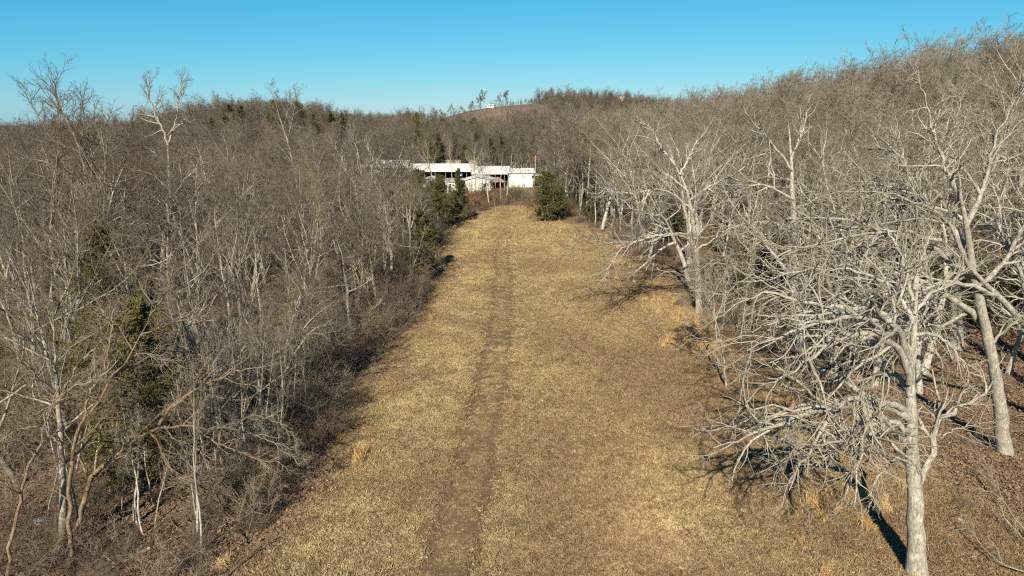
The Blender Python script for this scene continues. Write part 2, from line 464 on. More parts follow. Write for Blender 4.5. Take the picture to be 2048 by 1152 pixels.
def tubes(P, rad, sides):
    n, k = P.shape[:2]
    Tn = np.empty_like(P); Tn[:, 1:-1] = P[:, 2:] - P[:, :-2]; Tn[:, 0] = P[:, 1] - P[:, 0]; Tn[:, -1] = P[:, -1] - P[:, -2]
    Tn = unit(Tn)
    ov = unit(P[:, -1] - P[:, 0])
    ref = np.where(np.abs(ov[:, 2:3]) < 0.75, np.array([[0, 0, 1.0]]), np.array([[0.7, 0.7, 0.0]]))[:, None, :]
    U = unit(np.cross(Tn, np.broadcast_to(ref, Tn.shape))); W = np.cross(Tn, U)
    th = np.arange(sides) * 2 * PI / sides
    ring = U[:, :, None] * np.cos(th)[None, None, :, None] + W[:, :, None] * np.sin(th)[None, None, :, None]
    Vv = P[:, :, None] + ring * rad[:, :, None, None]
    idx = np.arange(n * k * sides).reshape(n, k, sides)
    nx_ = np.roll(idx, -1, 2)
    Ff = np.stack([idx[:, :-1], nx_[:, :-1], nx_[:, 1:], idx[:, 1:]], -1).reshape(-1, 4)
    ra = np.repeat(rad[:, :, None], sides, 2)
    return Vv.reshape(-1, 3), Ff, ra.ravel()

class Acc:
    def __init__(s): s.v = []; s.f = []; s.r = []; s.n = 0
    def add(s, P, rad, sides):
        v, f, r = tubes(P, rad, sides)
        s.v.append(v); s.f.append(f + s.n); s.r.append(r); s.n += len(v); return s
    def mesh(s, name, mat):
        return new_mesh(name, np.concatenate(s.v), np.concatenate(s.f), 4, mat, True, dict(rad=np.concatenate(s.r)))

def flare(P, rad, k=.3):
    """root flare on a trunk"""
    d = np.linalg.norm(P - P[:, :1], axis=-1)
    return rad * (1 + k * np.exp(-d / (1.6 * rad[:, :1])))

FORMS = {
    # H trunk, r, trunk gnarl, limb m, tmin, limb angle, limb ratio, fall, limb gnarl, limb trop, l2 m, l3 m, l4 m
    'forest':  dict(r=0.16, g=.07, m=10, tmin=.36, ang=.72, ratio=.45, fall=.5, lg=.14, trop=.07, n2=7, n3=5, n4=3),
    'slender': dict(r=0.12, g=.05, m=9, tmin=.50, ang=.60, ratio=.34, fall=.45, lg=.12, trop=.08, n2=6, n3=5, n4=3),
    'oak':     dict(r=0.24, g=.10, m=10, tmin=.28, ang=1.0, ratio=.54, fall=.45, lg=.22, trop=.05, n2=8, n3=5, n4=3),
    'vase':    dict(r=0.21, g=.07, m=9, tmin=.16, ang=.46, ratio=.74, fall=.30, lg=.09, trop=.03, n2=8, n3=4, n4=3),
}
def make_tree(seed, form, H=12.0, mat='bark_left', twig=0.006, lod=0, more=0):
    rg = np.random.default_rng(seed); q = FORMS[form]
    n2, n3, n4 = q['n2'] + more, q['n3'] + more, q['n4'] + more
    lean = rg.normal(size=2) * 0.06
    P0, r0 = grow(rg, np.zeros((1, 3)) - [[0, 0, .25]], np.array([[lean[0], lean[1], 1.0]]), np.array([H * .93]), np.array([q['r'] * H / 12]), 12, q['g'], 0.05, 0.13)
    trunk = Acc().add(P0, flare(P0, r0), 8 if lod == 0 else 5)
    L0 = np.array([H])
    S, D, L, R_ = sprout(rg, P0, r0, L0, q['m'], q['tmin'], 0.97, q['ang'], q['ratio'], .72, q['fall'])
    P1, r1 = grow(rg, S, D, L, R_, 9, q['lg'], q['trop'], .28)
    crown = Acc()
    crown.add(P1, r1, 5 if lod == 0 else 4)
    S, D, L2, R_ = sprout(rg, P1, r1, L, n2, .2, 1.0, .75, .50, .72, .45)
    R_ = np.maximum(R_, twig * 1.8)
    P2, r2 = grow(rg, S, D, L2, R_, 6, q['lg'] * 1.15, q['trop'], .35)
    crown.add(P2, r2, 4 if lod == 0 else 3)
    S, D, L3, R_ = sprout(rg, P2, r2, L2, n3 if lod == 0 else 5, .15, 1.0, .75, .50, .6, .4, lenmin=.25)
    R_ = np.maximum(R_, twig * 1.2)
    P3, r3 = grow(rg, S, D, L3, R_, 4 if lod == 0 else 2, q['lg'] * 1.3, q['trop'], .4)
    crown.add(P3, r3, 3)
    S, D, L4, R_ = sprout(rg, P3, r3, L3, n4 if lod == 0 else 3, .2, 1.0, .70, .60, .75, .3, lenmin=.18)
    R_ = np.maximum(R_ * 0 + twig, twig)
    P4, r4 = grow(rg, S, D, L4, R_, 2 if lod == 0 else 1, q['lg'] * 1.3, q['trop'], .4)
    crown.add(P4, r4, 3)
    mm = M[mat]
    if lod:
        trunk.add(P1, r1, 4)
        tot = Acc(); tot.v = trunk.v + [x for x in crown.v]; tot.r = trunk.r + crown.r
        tot.f = trunk.f + [f + trunk.n for f in crown.f]
        return tot.mesh('bare_tree', mm)
    return trunk.mesh('trunk', mm), crown.mesh('crown', mm)

# guided trees: trunk and chosen limbs are drawn as polylines of world points
def resample(pts, k):
    pts = np.array(pts, float)
    d = np.concatenate([[0], np.cumsum(np.linalg.norm(np.diff(pts, axis=0), axis=1))])
    s = np.linspace(0, d[-1], k)
    # smooth (catmull-ish) by cubic blending of linear samples
    o = np.stack([np.interp(s, d, pts[:, i]) for i in range(3)], 1)
    for _ in range(2):
        o[1:-1] = .25 * o[:-2] + .5 * o[1:-1] + .25 * o[2:]
    return o, d[-1]

def guided_limb(rg, pts, r0, r1, name, mat, base, parent, gn=.22, k=21, n2=9, n3=7, n4=4, twig=.005, ratio=.42, trop=.02, wig=.045, t2=.22, sides=6):
    P, Ln = resample(pts, k)
    P[1:] += rg.normal(size=(k - 1, 3)) * wig * min(1, Ln / 5)
    P = P[None] - base
    rad = np.linspace(r0, r1, k)[None] * (1 + 0.08 * rg.normal(size=(1, k)))
    A = Acc().add(P, rad, sides)
    L = np.array([Ln])
    S, D, L2, R_ = sprout(rg, P, rad, L, n2 + int(Ln * 1.3), t2, 1.0, .66, ratio, .72, .45)
    P2, r2 = grow(rg, S, D, L2, np.maximum(R_, twig * 3), 7, gn, trop, .35)
    A.add(P2, r2, 5)
    S, D, L3, R_ = sprout(rg, P2, r2, L2, n3, .15, 1.0, .72, .50, .74, .4, lenmin=.25)
    P3, r3 = grow(rg, S, D, L3, np.maximum(R_, twig * 1.7), 5, gn * 1.15, trop, .35)
    A.add(P3, r3, 4)
    S, D, L4, R_ = sprout(rg, P3, r3, L3, n4, .2, 1.0, .75, .55, .75, .3, lenmin=.15)
    P4, r4 = grow(rg, S, D, L4, np.maximum(R_ * .8, twig), 3, gn * 1.2, trop, .45)
    A.add(P4, r4, 3)
    return link(name, A.mesh(name, M[mat]), parent)

def guided_trunk(rg, pts, r0, r1, mat, base, parent, k=22, name='trunk', wig=.02, sides=14, fl=True):
    P, Ln = resample(pts, k)
    P = P[None] - base; P[:, 1:] += rg.normal(size=(1, k - 1, 3)) * wig
    rad = np.linspace(r0, r1, k)[None] * (1 + .03 * rg.normal(size=(1, k))) * (1 - .88 * np.linspace(0, 1, k)[None] ** 5)
    A = Acc().add(P, flare(P, rad) if fl else rad, sides)
    o = link(name, A.mesh(name, M[mat]), parent)
    return o, P, rad, Ln

def px_line(pts, D0, D1=None):
    D1 = D0 if D1 is None else D1
    n = len(pts)
    return [at(p[0], p[1], p[2] if len(p) > 2 else D0 + (D1 - D0) * i / max(n - 1, 1)) for i, p in enumerate(pts)]

OCC = []   # occupied spots (x, y, r) kept free of scattered trees

def guided_tree(name, label, cat, seed, trunk_px, D0, D1, r0, r1, limbs, mat, auto=0, auto_kw=None, group=None, gn=.22, ang=.9, tmin=.35, auto_ratio=.38, n2=8, n3=6, n4=4, twig=.005, trop=.03):
    rg = np.random.default_rng(seed)
    pts = px_line(trunk_px, D0, D1)
    base = np.array((pts[0][0], pts[0][1], float(ground_z(pts[0][0], pts[0][1])) - .1))
    pts[0] = base.copy()
    root = empty(name, tuple(base)); tag(root, label, cat, group)
    OCC.append((base[0], base[1], 2.0))
    o, P, rad, Ln = guided_trunk(rg, pts, r0, r1, mat, base, root, wig=.045 if mat == 'bark_rust' else .02)
    for lb in limbs:
        lp, a, b, ra = lb[:4]
        guided_limb(rg, px_line(lp, a, b), ra * .85, .016, 'limb', mat, base, root, gn=gn, n2=n2, n3=n3, n4=n4, twig=twig, trop=trop)
    if auto:
        S, D, L, R_ = sprout(rg, P, rad, np.array([Ln]), auto, tmin, .99, ang, auto_ratio, .55, .35)
        D[:, 2] = np.abs(D[:, 2])
        P1, r1_ = grow(rg, S, D, L, np.maximum(R_, .03), 9, gn * .8, .06, .18)
        A = Acc().add(P1, r1_, 6)
        S, D, L2, R_ = sprout(rg, P1, r1_, L, 9, .2, 1, .8, .45, .62, .4)
        P2, r2 = grow(rg, S, D, L2, np.maximum(R_, .012), 6, gn, trop, .3); A.add(P2, r2, 4)
        S, D, L3, R_ = sprout(rg, P2, r2, L2, 6, .15, 1, .8, .48, .6, .4, lenmin=.2)
        P3, r3 = grow(rg, S, D, L3, np.maximum(R_, .008), 4, gn, trop, .4); A.add(P3, r3, 3)
        S, D, L4, R_ = sprout(rg, P3, r3, L3, 4, .2, 1, .75, .55, .7, .3, lenmin=.15)
        P4, r4 = grow(rg, S, D, L4, np.maximum(R_ * .8, twig), 2, gn, trop, .5); A.add(P4, r4, 3)
        link('crown', A.mesh('crown', M[mat]), root)
    return root

def z5(*zs):   # points read in an enlarged view of the lower right quarter
    return [(1300 + a * .5658, 500 + b * .5658) for a, b in zs]

# ------------------------------------------------------------------ the guided trees on the right
guided_tree('oak_tree', 'big pale gnarled oak nearest the camera, limbs sweeping left over the grass', 'tree', 11,
    [(1835, 1145), (1833, 1060), (1830, 980), (1827, 920), (1824, 870), (1820, 800), (1822, 730), (1830, 640), (1832, 560), (1838, 500)], 20.6, 21.2, .31, .06,
    [
        (z5((948, 830), (985, 770), (1005, 700), (1000, 620), (1060, 580), (1120, 550), (1180, 512), (1212, 488), (1170, 445), (1115, 420)), 20.7, 22.5, .15),
        (z5((925, 690), (870, 640), (810, 650), (720, 675), (600, 690), (520, 690)), 20.5, 16.8, .13),
        (z5((918, 600), (860, 560), (780, 528), (690, 538), (620, 560), (540, 580), (480, 602), (400, 640), (330, 682), (232, 696)), 20.6, 17.3, .18),
        (z5((918, 585), (830, 530), (740, 520), (660, 545), (610, 640), (540, 740), (490, 850)), 20.6, 17.0, .15),
        (z5((905, 680), (860, 650), (800, 650), (750, 730), (700, 830), (685, 910)), 20.6, 17.6, .14),
        (z5((910, 760), (880, 730), (850, 745), (815, 790), (785, 850), (775, 920)), 20.6, 19.2, .07),
        (z5((918, 470), (885, 350), (820, 290), (720, 300), (620, 345), (520, 420), (440, 480), (390, 470)), 20.8, 18.0, .16),
        (z5((922, 380), (860, 240), (780, 200), (640, 208), (500, 170), (400, 146), (300, 190)), 21, 21.8, .14),
        (z5((922, 420), (890, 300), (830, 240), (700, 240), (560, 262), (430, 322), (345, 352)), 20.8, 17.8, .15),
        (z5((928, 260), (880, 150), (800, 100), (700, 62), (580, 85)), 21, 22, .10),
        (z5((932, 300), (1000, 292), (1060, 335), (1110, 400), (1130, 480)), 21, 20.2, .08),
        (z5((932, 230), (990, 150), (1060, 120), (1120, 60)), 21, 22.8, .09),
        (z5((930, 180), (900, 60), (860, -40), (800, -90)), 21, 22.5, .09),
        (z5((935, 140), (960, 20), (1000, -80)), 21, 21.4, .08),
        (z5((920, 520), (880, 440), (800, 440), (730, 470), (640, 450)), 20.8, 23.5, .10),
        (z5((915, 640), (860, 600), (760, 600), (690, 640), (560, 660), (470, 720)), 20.6, 18.6, .12),
        (z5((1020, 660), (1080, 630), (1150, 612), (1225, 606)), 21.2, 22.8, .035),
    ], 'bark_pale', gn=.21, n2=6, n3=5, n4=3, twig=.0065, trop=-.012)

guided_tree('oak_tree', 'leaning thick pale oak behind and right of the nearest oak', 'tree', 23,
    [(2010, 905), (2003, 840), (1992, 750), (1970, 650), (1950, 560), (1935, 480), (1925, 410), (1915, 330)], 29.5, 27.5, .31, .12,
    [
        ([(1972, 655), (1900, 590), (1810, 545), (1700, 525), (1590, 545), (1480, 570)], 29, 25.5, .17),
        ([(1950, 560), (1870, 500), (1780, 470), (1680, 430), (1560, 440)], 28.6, 26.5, .18),
        ([(1940, 500), (1880, 430), (1830, 380), (1800, 310), (1740, 260)], 28.5, 28.5, .17),
        ([(1932, 450), (1975, 360), (1990, 280), (2030, 200)], 28.3, 29, .15),
        ([(1925, 410), (1890, 330), (1860, 250), (1850, 190)], 28, 27.5, .14),
        ([(1955, 580), (2010, 520), (2060, 430), (2080, 330)], 28.8, 28, .16),
        ([(1960, 620), (1900, 640), (1840, 690), (1780, 700), (1700, 680)], 29, 26, .10),
        ([(1930, 440), (1860, 410), (1760, 390), (1650, 330)], 28.3, 30, .13),
        ([(1980, 690), (2030, 640), (2090, 620)], 29, 27.5, .09),
    ], 'bark_pale', gn=.24, n2=7, n3=6, n4=3, twig=.008, trop=.01)

guided_tree('oak_tree', 'pale oak leaning in from the right edge of the picture with long limbs', 'tree', 29,
    [(2190, 800), (2130, 720), (2060, 660), (1995, 590), (1940, 535), (1880, 480)], 31, 27, .24, .09,
    [
        ([(2060, 660), (2050, 560), (2000, 470), (1990, 380), (1960, 310)], 29.5, 29, .15),
        ([(1995, 590), (1900, 560), (1800, 590), (1700, 580), (1590, 610)], 28.5, 24.5, .13),
        ([(1940, 535), (1890, 430), (1800, 390), (1700, 380)], 27.5, 26, .11),
        ([(1880, 480), (1800, 460), (1700, 470), (1600, 500), (1530, 490)], 27, 24, .10),
        ([(2130, 720), (2080, 620), (2070, 500), (2050, 420)], 30.5, 32, .15),
    ], 'bark_pale', gn=.23, n2=7, n3=6, n4=3, twig=.007, trop=.01)

guided_tree('oak_tree', 'pale oak on the right edge of the clearing, one low limb reaching over the grass', 'tree', 37,
    [(1398, 625), (1396, 560), (1392, 500), (1386, 440), (1378, 390), (1352, 335), (1336, 290)], 54.3, 53, .27, .09,
    [
        ([(1392, 500), (1370, 470), (1330, 470), (1290, 475), (1255, 490), (1220, 520), (1215, 550)], 54, 48, .13),
        ([(1388, 470), (1330, 465), (1270, 480), (1210, 490), (1160, 488)], 54, 50, .12),
        ([(1382, 420), (1345, 385), (1310, 375), (1260, 390), (1200, 380)], 53.5, 50, .12),
        ([(1372, 380), (1330, 345), (1290, 345), (1240, 310)], 53, 54, .12),
        ([(1380, 400), (1440, 360), (1500, 330), (1560, 320)], 53.4, 52, .12),
        ([(1350, 330), (1320, 290), (1300, 250), (1270, 240)], 53, 53, .09),
        ([(1360, 350), (1390, 290), (1420, 250)], 53, 54, .10),
        ([(1392, 500), (1440, 470), (1500, 450), (1550, 445)], 54, 52, .10),
    ], 'bark_right', gn=.2, n2=9, n3=6, n4=4, twig=.010, trop=.02)

guided_tree('oak_tree', 'tall upright pale oak with twin trunks on the right slope', 'tree', 41,
    [(1590, 655), (1588, 560), (1590, 470), (1585, 380), (1582, 300), (1576, 240)], 50.6, 51.5, .34, .10,
    [
        ([(1592, 650), (1612, 560), (1618, 470), (1632, 380), (1650, 300), (1655, 240)], 51, 53, .24),
        ([(1588, 400), (1540, 370), (1490, 370), (1430, 390), (1400, 420)], 51, 49, .12),
        ([(1588, 470), (1540, 440), (1480, 450), (1410, 480)], 51, 48, .10),
        ([(1584, 340), (1540, 280), (1500, 240), (1480, 200)], 51, 52, .12),
        ([(1582, 320), (1610, 250), (1620, 190)], 51.5, 52, .12),
        ([(1590, 510), (1650, 470), (1720, 460)], 51, 49, .10),
        ([(1584, 420), (1630, 400), (1700, 360), (1740, 300)], 51, 52, .12),
    ], 'bark_right', gn=.18, n2=8, n3=6, n4=4, twig=.009, trop=.03)

guided_tree('oak_tree', 'stout grey oak among leaf litter behind the leaning oak', 'tree', 43,
    [(1915, 690), (1912, 620), (1908, 540), (1900, 460), (1890, 370), (1880, 290)], 44.5, 45.5, .40, .10,
    [
        ([(1910, 560), (1850, 500), (1790, 480), (1740, 440)], 44.7, 43, .16),
        ([(1902, 470), (1960, 400), (1990, 330), (2010, 260)], 45, 46, .16),
        ([(1895, 420), (1840, 340), (1800, 290), (1790, 220)], 45, 46, .15),
        ([(1885, 330), (1910, 250), (1930, 180)], 45.2, 45, .13),
    ], 'bark_pale', auto=6, gn=.2, n2=8, n3=6, n4=4, twig=.009)

for pts_, D_, lb in (([(1437, 745), (1435, 700), (1431, 650), (1429, 610), (1421, 570), (1417, 530)], 40.2, 'left of two thin pale stems standing together at the right edge of the grass'),
                     ([(1452, 780), (1449, 730), (1442, 680), (1431, 640), (1416, 600), (1395, 560), (1380, 530)], 37.6, 'right, nearer and more bent of two thin pale stems at the right grass edge')):
    guided_tree('sapling', lb, 'tree', int(D_), pts_, D_, D_ - .8, .075, .02, [([pts_[3], (pts_[3][0] + 18, pts_[3][1] - 45), (pts_[3][0] + 26, pts_[3][1] - 90)], D_, D_ + .5, .035)], 'bark_pale', auto=9, tmin=.45, ang=.6, auto_ratio=.30, group='pair of thin stems at the right edge', gn=.14, n2=5, n3=4, n4=3, twig=.007, trop=.05)

# ------------------------------------------------------------------ the guided trees on the left
guided_tree('leaning_tree', 'slim tree with reddish bark leaning right in front of the olive cedar', 'tree', 51,
    [(141, 1160), (140, 1080), (139, 1007), (137, 955), (152, 872), (168, 838), (201, 796), (228, 751), (260, 713), (282, 671), (300, 632), (312, 590)], 20.5, 22.5, .085, .02,
    [
        ([(168, 838), (176, 800), (185, 775), (214, 723), (222, 664), (228, 620)], 21.3, 22, .05),
        ([(262, 712), (290, 705), (330, 715), (380, 740)], 22, 23, .035),
        ([(282, 671), (320, 655), (370, 640), (430, 640)], 22.2, 23, .035),
        ([(201, 796), (160, 790), (120, 800), (70, 830)], 21.6, 20.5, .035),
        ([(300, 632), (330, 590), (345, 540)], 22.4, 23, .03),
    ], 'bark_rust', auto=9, tmin=.25, auto_ratio=.22, gn=.13, n2=6, n3=5, n4=4, twig=.0045, trop=.05)
guided_tree('leaning_tree', 'arching tree with tan bark bent low towards the clearing over dark brush', 'tree', 53,
    [(150, 1120), (165, 1000), (182, 955), (214, 921), (249, 897), (287, 865), (325, 848), (391, 855), (440, 855), (480, 862)], 22, 24.0, .095, .03,
    [
        ([(318, 850), (332, 822), (371, 789), (412, 747), (433, 720), (455, 690)], 23.2, 24.5, .075),
        ([(345, 815), (390, 780), (430, 760), (464, 747), (510, 735)], 23.3, 24, .06),
        ([(391, 855), (430, 885), (470, 900), (520, 920), (560, 925)], 23.6, 24.2, .045),
        ([(300, 862), (320, 890), (330, 930), (370, 960), (410, 965)], 23.2, 22.6, .045),
        ([(440, 855), (500, 830), (550, 840), (590, 870)], 23.8, 24.4, .04),
        ([(468, 858), (510, 870), (560, 890), (600, 930)], 24, 24.8, .035),
        ([(395, 855), (405, 820), (412, 790), (408, 770)], 23.6, 23.9, .03),
        ([(325, 848), (350, 880), (400, 900), (440, 960)], 23.4, 23, .035),
    ], 'bark_rust', auto=10, tmin=.3, auto_ratio=.25, gn=.17, n2=7, n3=6, n4=4, twig=.0045, trop=.02)
guided_tree('leaning_tree', 'slim reddish trunk crossing the lower left corner, leaning right', 'tree', 57,
    [(14, 1165), (22, 1070), (30, 1030), (47, 968), (68, 908), (86, 866), (110, 800), (128, 735), (140, 670)], 20.3, 21.5, .065, .02,
    [
        ([(68, 908), (40, 880), (0, 870), (-60, 880)], 20.8, 20, .03),
        ([(110, 800), (150, 770), (210, 760)], 21, 21.6, .03),
    ], 'bark_rust', auto=5, gn=.14, n2=6, n3=5, n4=4, twig=.0045)
guided_tree('bare_tree', 'grey lichen-patched tree standing beside the reddish leaning trunk, lower left', 'tree', 59,
    [(125, 1150), (128, 1060), (124, 960), (122, 880), (116, 790), (110, 700), (104, 610)], 22.0, 22.8, .14, .04,
    [
        ([(122, 890), (80, 850), (30, 860), (-20, 900)], 22.3, 21, .05),
        ([(118, 800), (160, 720), (200, 690), (240, 610)], 22.5, 23, .05),
        ([(114, 740), (70, 690), (20, 660), (-30, 690)], 22.6, 22, .05),
    ], 'bark_left', auto=7, gn=.18, n2=7, n3=6, n4=4, twig=.0045)
guided_tree('bare_tree', 'tall bare tree whose forked top stands alone above the left wood against the sky', 'tree', 61,
    [(325, 560), (326, 499), (340, 440), (344, 421), (340, 370), (337, 327), (336, 285)], 62, 62, .30, .15,
    [
        ([(336, 290), (324, 255), (312, 234), (300, 202), (298, 180), (306, 159)], 62, 62, .13),
        ([(337, 285), (353, 240), (356, 196), (366, 162)], 62, 63, .12),
        ([(338, 330), (315, 308), (280, 290), (250, 270)], 62, 60, .10),
        ([(342, 400), (368, 360), (400, 330), (430, 320)], 62, 61, .10),
        ([(341, 380), (300, 345), (240, 340), (210, 330)], 62, 60, .09),
        ([(336, 270), (380, 230), (400, 200)], 62, 62, .06),
        ([(334, 440), (300, 410), (285, 370), (280, 330)], 62, 61, .10),
    ], 'bark_left', gn=.15, n2=8, n3=6, n4=4, twig=.009, trop=.05)
guided_tree('bare_tree', 'wide fan of ascending limbs on a tall bare tree left of the forked tree', 'tree', 67,
    [(205, 560), (200, 484), (187, 421), (175, 370)], 70, 70, .38, .2,
    [
        ([(176, 375), (165, 320), (150, 270), (120, 220), (106, 158)], 70, 70, .15),
        ([(180, 390), (185, 320), (170, 250), (165, 200)], 70, 72, .14),
        ([(187, 421), (150, 370), (110, 330), (70, 316), (30, 320)], 70, 68, .14),
        ([(187, 430), (137, 390), (90, 380), (50, 385)], 70, 67, .10),
        ([(178, 385), (130, 310), (90, 260), (60, 200)], 70, 70, .13),
        ([(190, 430), (205, 350), (215, 290), (210, 230)], 70, 71, .13),
        ([(192, 450), (225, 400), (240, 330), (260, 260)], 70, 69, .12),
        ([(195, 460), (150, 430), (100, 400)], 70, 66, .09),
    ], 'bark_left', gn=.13, n2=8, n3=6, n4=4, twig=.010, trop=.05)
guided_tree('bare_tree', 'thin pale tree rising above the wood in front of the left hill', 'tree', 71,
    [(600, 420), (592, 350), (575, 281), (562, 243), (552, 210), (547, 182)], 108, 108, .26, .05,
    [([(575, 281), (585, 240), (590, 200), (596, 186)], 108, 108, .09), ([(566, 255), (575, 225), (580, 190)], 108, 108, .06)],
    'bark_left', auto=8, tmin=.5, ang=.55, auto_ratio=.22, gn=.13, n2=6, n3=5, n4=3, twig=.013, trop=.05)
guided_tree('bare_tree', 'pale many-limbed tree left of the dark cedars at the far end of the clearing', 'tree', 73,
    [(752, 480), (745, 440), (734, 408), (730, 396)], 97, 97, .34, .2,
    [
        ([(733, 402), (710, 370), (694, 347), (680, 310), (662, 285)], 97, 97, .16),
        ([(734, 402), (742, 370), (745, 330), (735, 290)], 97, 98, .15),
        ([(738, 415), (760, 380), (790, 350), (800, 310)], 97, 95, .13),
        ([(735, 402), (724, 350), (715, 300), (700, 260)], 97, 99, .13),
        ([(742, 430), (770, 400), (800, 390), (830, 390)], 97, 95, .09),
        ([(745, 440), (700, 400), (660, 380)], 97, 95, .09),
    ], 'bark_right', gn=.14, n2=8, n3=6, n4=3, twig=.013, trop=.04)
print('guided', time.time() - T0)

# ------------------------------------------------------------------ cedars (evergreen)
def make_cedar(seed, H=6.0, W=2.4, nb=70, leaf=.17, dens=1.0, mat='cedar', gap=.0):
    rg = np.random.default_rng(seed)
    P0, r0 = grow(rg, np.array([[0, 0, -.15]]), np.array([[.03 * rg.normal(), .03 * rg.normal(), 1]]), np.array([H * .97]), np.array([H * .02]), 10, .03, .05, .1)
    trunk = Acc().add(P0, flare(P0, r0), 7)
    t = .06 + .94 * (np.arange(nb) + rg.random(nb)) / nb
    f = t * 10; i = np.minimum(f.astype(int), 9); f -= i
    S = P0[0, i] * (1 - f)[:, None] + P0[0, i + 1] * f[:, None]
    az = np.arange(nb) * 2.4 + rg.normal(size=nb) * .4
    prof = np.minimum(1, (t + .10) / .28) * (1 - t) ** .75 + .05
    lob = 1 + .28 * np.sin(az * 2 + seed) + .25 * rg.normal(size=nb)
    L = W * prof * np.clip(lob, .35, 1.6)
    D = np.stack([np.cos(az), np.sin(az), .35 + .5 * t + .1 * rg.normal(size=nb)], 1)
    P1, r1 = grow(rg, S, D, L, np.maximum(.012 * L + .006, .008), 6, .10, .05, .3)
    trunk.add(P1, r1, 3)
    m = max(5, int(10 * dens))
    S, D, L2, R_ = sprout(rg, P1, r1, L, m, .12, 1.0, .75, .42, .6, .4, lenmin=.22)
    P2, r2 = grow(rg, S, D, L2, np.full(len(S), .006), 3, .18, .03, .5)
    # foliage: little pointed sprays along every twig
    q = max(4, int(7 * dens))
    S, D, L3, _ = sprout(rg, P2, r2, L2, q, .05, 1.0, .7, .3, .6, .2)
    n = len(S)
    bl = 4
    D = unit(D[:, None] + .75 * rg.normal(size=(n, bl, 3))); D = unit(D + np.array((0, 0, .25)))
    B = np.broadcast_to(S[:, None], D.shape) + .05 * rg.normal(size=D.shape)
    ln = leaf * rg.uniform(.6, 1.4, (n, bl, 1))
    sd_ = unit(np.cross(D, rg.normal(size=D.shape))) * leaf * .22
    tri = np.stack([B - sd_, B + sd_, B + D * ln], 2).reshape(-1, 3)
    tone = np.repeat(rg.random(n * bl) ** 2, 3)
    fm_ = new_mesh('foliage', tri, np.arange(len(tri)).reshape(-1, 3), 3, M[mat], False, dict(tone=tone))
    return trunk.mesh('trunk', M['bark_rust']), fm_

CEDARS = [make_cedar(101, 6, 2.2, 62, .16, .8), make_cedar(102, 6, 1.7, 62, .15, .8, 'cedar_dark'), make_cedar(103, 6, 2.6, 70, .16, .8)]
NEARCEDAR = make_cedar(104, 7, 2.9, 70, .13, 1.1, 'cedar_gold')
FARCEDAR = make_cedar(105, 6, 2.1, 34, .42, .45, 'cedar_dark')

def cedar(x, y, H, label, group=None, var=0, W=1.0, meshes=None):
    tm, fm_ = meshes or CEDARS[var]
    z = float(ground_z(x, y))
    s = H / (7.0 if meshes is NEARCEDAR else 6.0)
    o = empty('cedar_tree', (x, y, z), (x * 7.3 + y) % 6.28, 1)
    o.scale = (s * W, s * W, s)
    tag(o, label, 'tree', group)
    link('trunk', tm, o); link('foliage', fm_, o)
    OCC.append((x, y, 1.2 * W))
    return o

cedar(-15.8, 26.6, 8.2, 'large loose olive and gold cedar in the lower left behind leaning trunks', var=0, meshes=NEARCEDAR, W=1.05)
cedar(-24.2, 40, 9.6, 'cedar with a golden tip poking out of bare branches, left', meshes=NEARCEDAR, W=.75)
cedar(-19.5, 30.5, 6.5, 'olive cedar behind and left of the large gold cedar', meshes=NEARCEDAR, W=.95)
cedar(-23.0, 42, 5.5, 'shorter dark cedar just right of the golden-tipped cedar', var=1)
cedar(-8.9, 69, 6.8, 'bushy green cedar at the left edge of the clearing, halfway along', var=0)
cedar(-8.6, 64.5, 5.0, 'dark low cedar touching the grass just in front of the bushy green cedar', var=1, W=1.2)
cedar(5.2, 107.8, 8.2, 'wide dark green cedar standing alone at the far end of the clearing', var=2, W=1.12)
cedar(7.8, 112, 5.2, 'small dark cedar tucked behind the right side of the lone wide cedar', var=1, W=1.2)
cedar(12.4, 109, 6.4, 'dark cedar at the far right corner of the grass against grey trunks', var=1, W=1.25)
cedar(-10.9, 100, 8.2, 'dark cedar with rusty top, right one of the clump at the far left edge', var=0, W=1.15)
cedar(-13.6, 102, 8.8, 'cedar with orange-brown crown, middle of the clump at the far left edge', var=0, W=1.1)
cedar(-16.6, 99.5, 8.0, 'shaded dark cedar at the left end of the clump by the far left edge', var=1, W=1.2)
cedar(-8.4, 109, 6.8, 'low dark cedar at the right foot of the far left clump', var=1, W=1.2)
cedar(-9.8, 125, 7.6, 'narrow dark cedar in front of the white garage', var=1, W=.75)
cedar(-10.6, 85, 4.6, 'low dark cedar at the left edge, alone between the green cedar and the far clump', var=1, W=1.3)
cedar(-13.5, 118, 6.0, 'broad cedar between the clump and the narrow cedar', var=2)
cedar(-12.3, 92, 5.2, 'dusky cedar among bare trees behind the left edge clump', var=1)
rg = np.random.default_rng(5)
for (x, y, H, lb) in ((31, 62, 7, 'dark green cedar inside the right wood behind the twin-trunk oak'), (36, 54, 7, 'olive cedar in shade behind the stout grey oak'),
                      (40, 47, 7.5, 'dark cedar at the right edge of the picture, behind the leaning oaks'), (26, 72, 6.5, 'olive cedar under bare crowns on the right slope, mid distance'),
                      (46, 66, 7, 'dark cedar high on the right slope among bare crowns'), (20, 86, 6, 'small dark cedar between grey trunks on the right'),
                      (42, 80, 7, 'dark cedar further up the right slope'), (33, 48, 6, 'low broad cedar in leaf litter right of the stout grey oak')):
    cedar(x, y, H, lb, var=int(rg.integers(0, 3)), W=1.15)
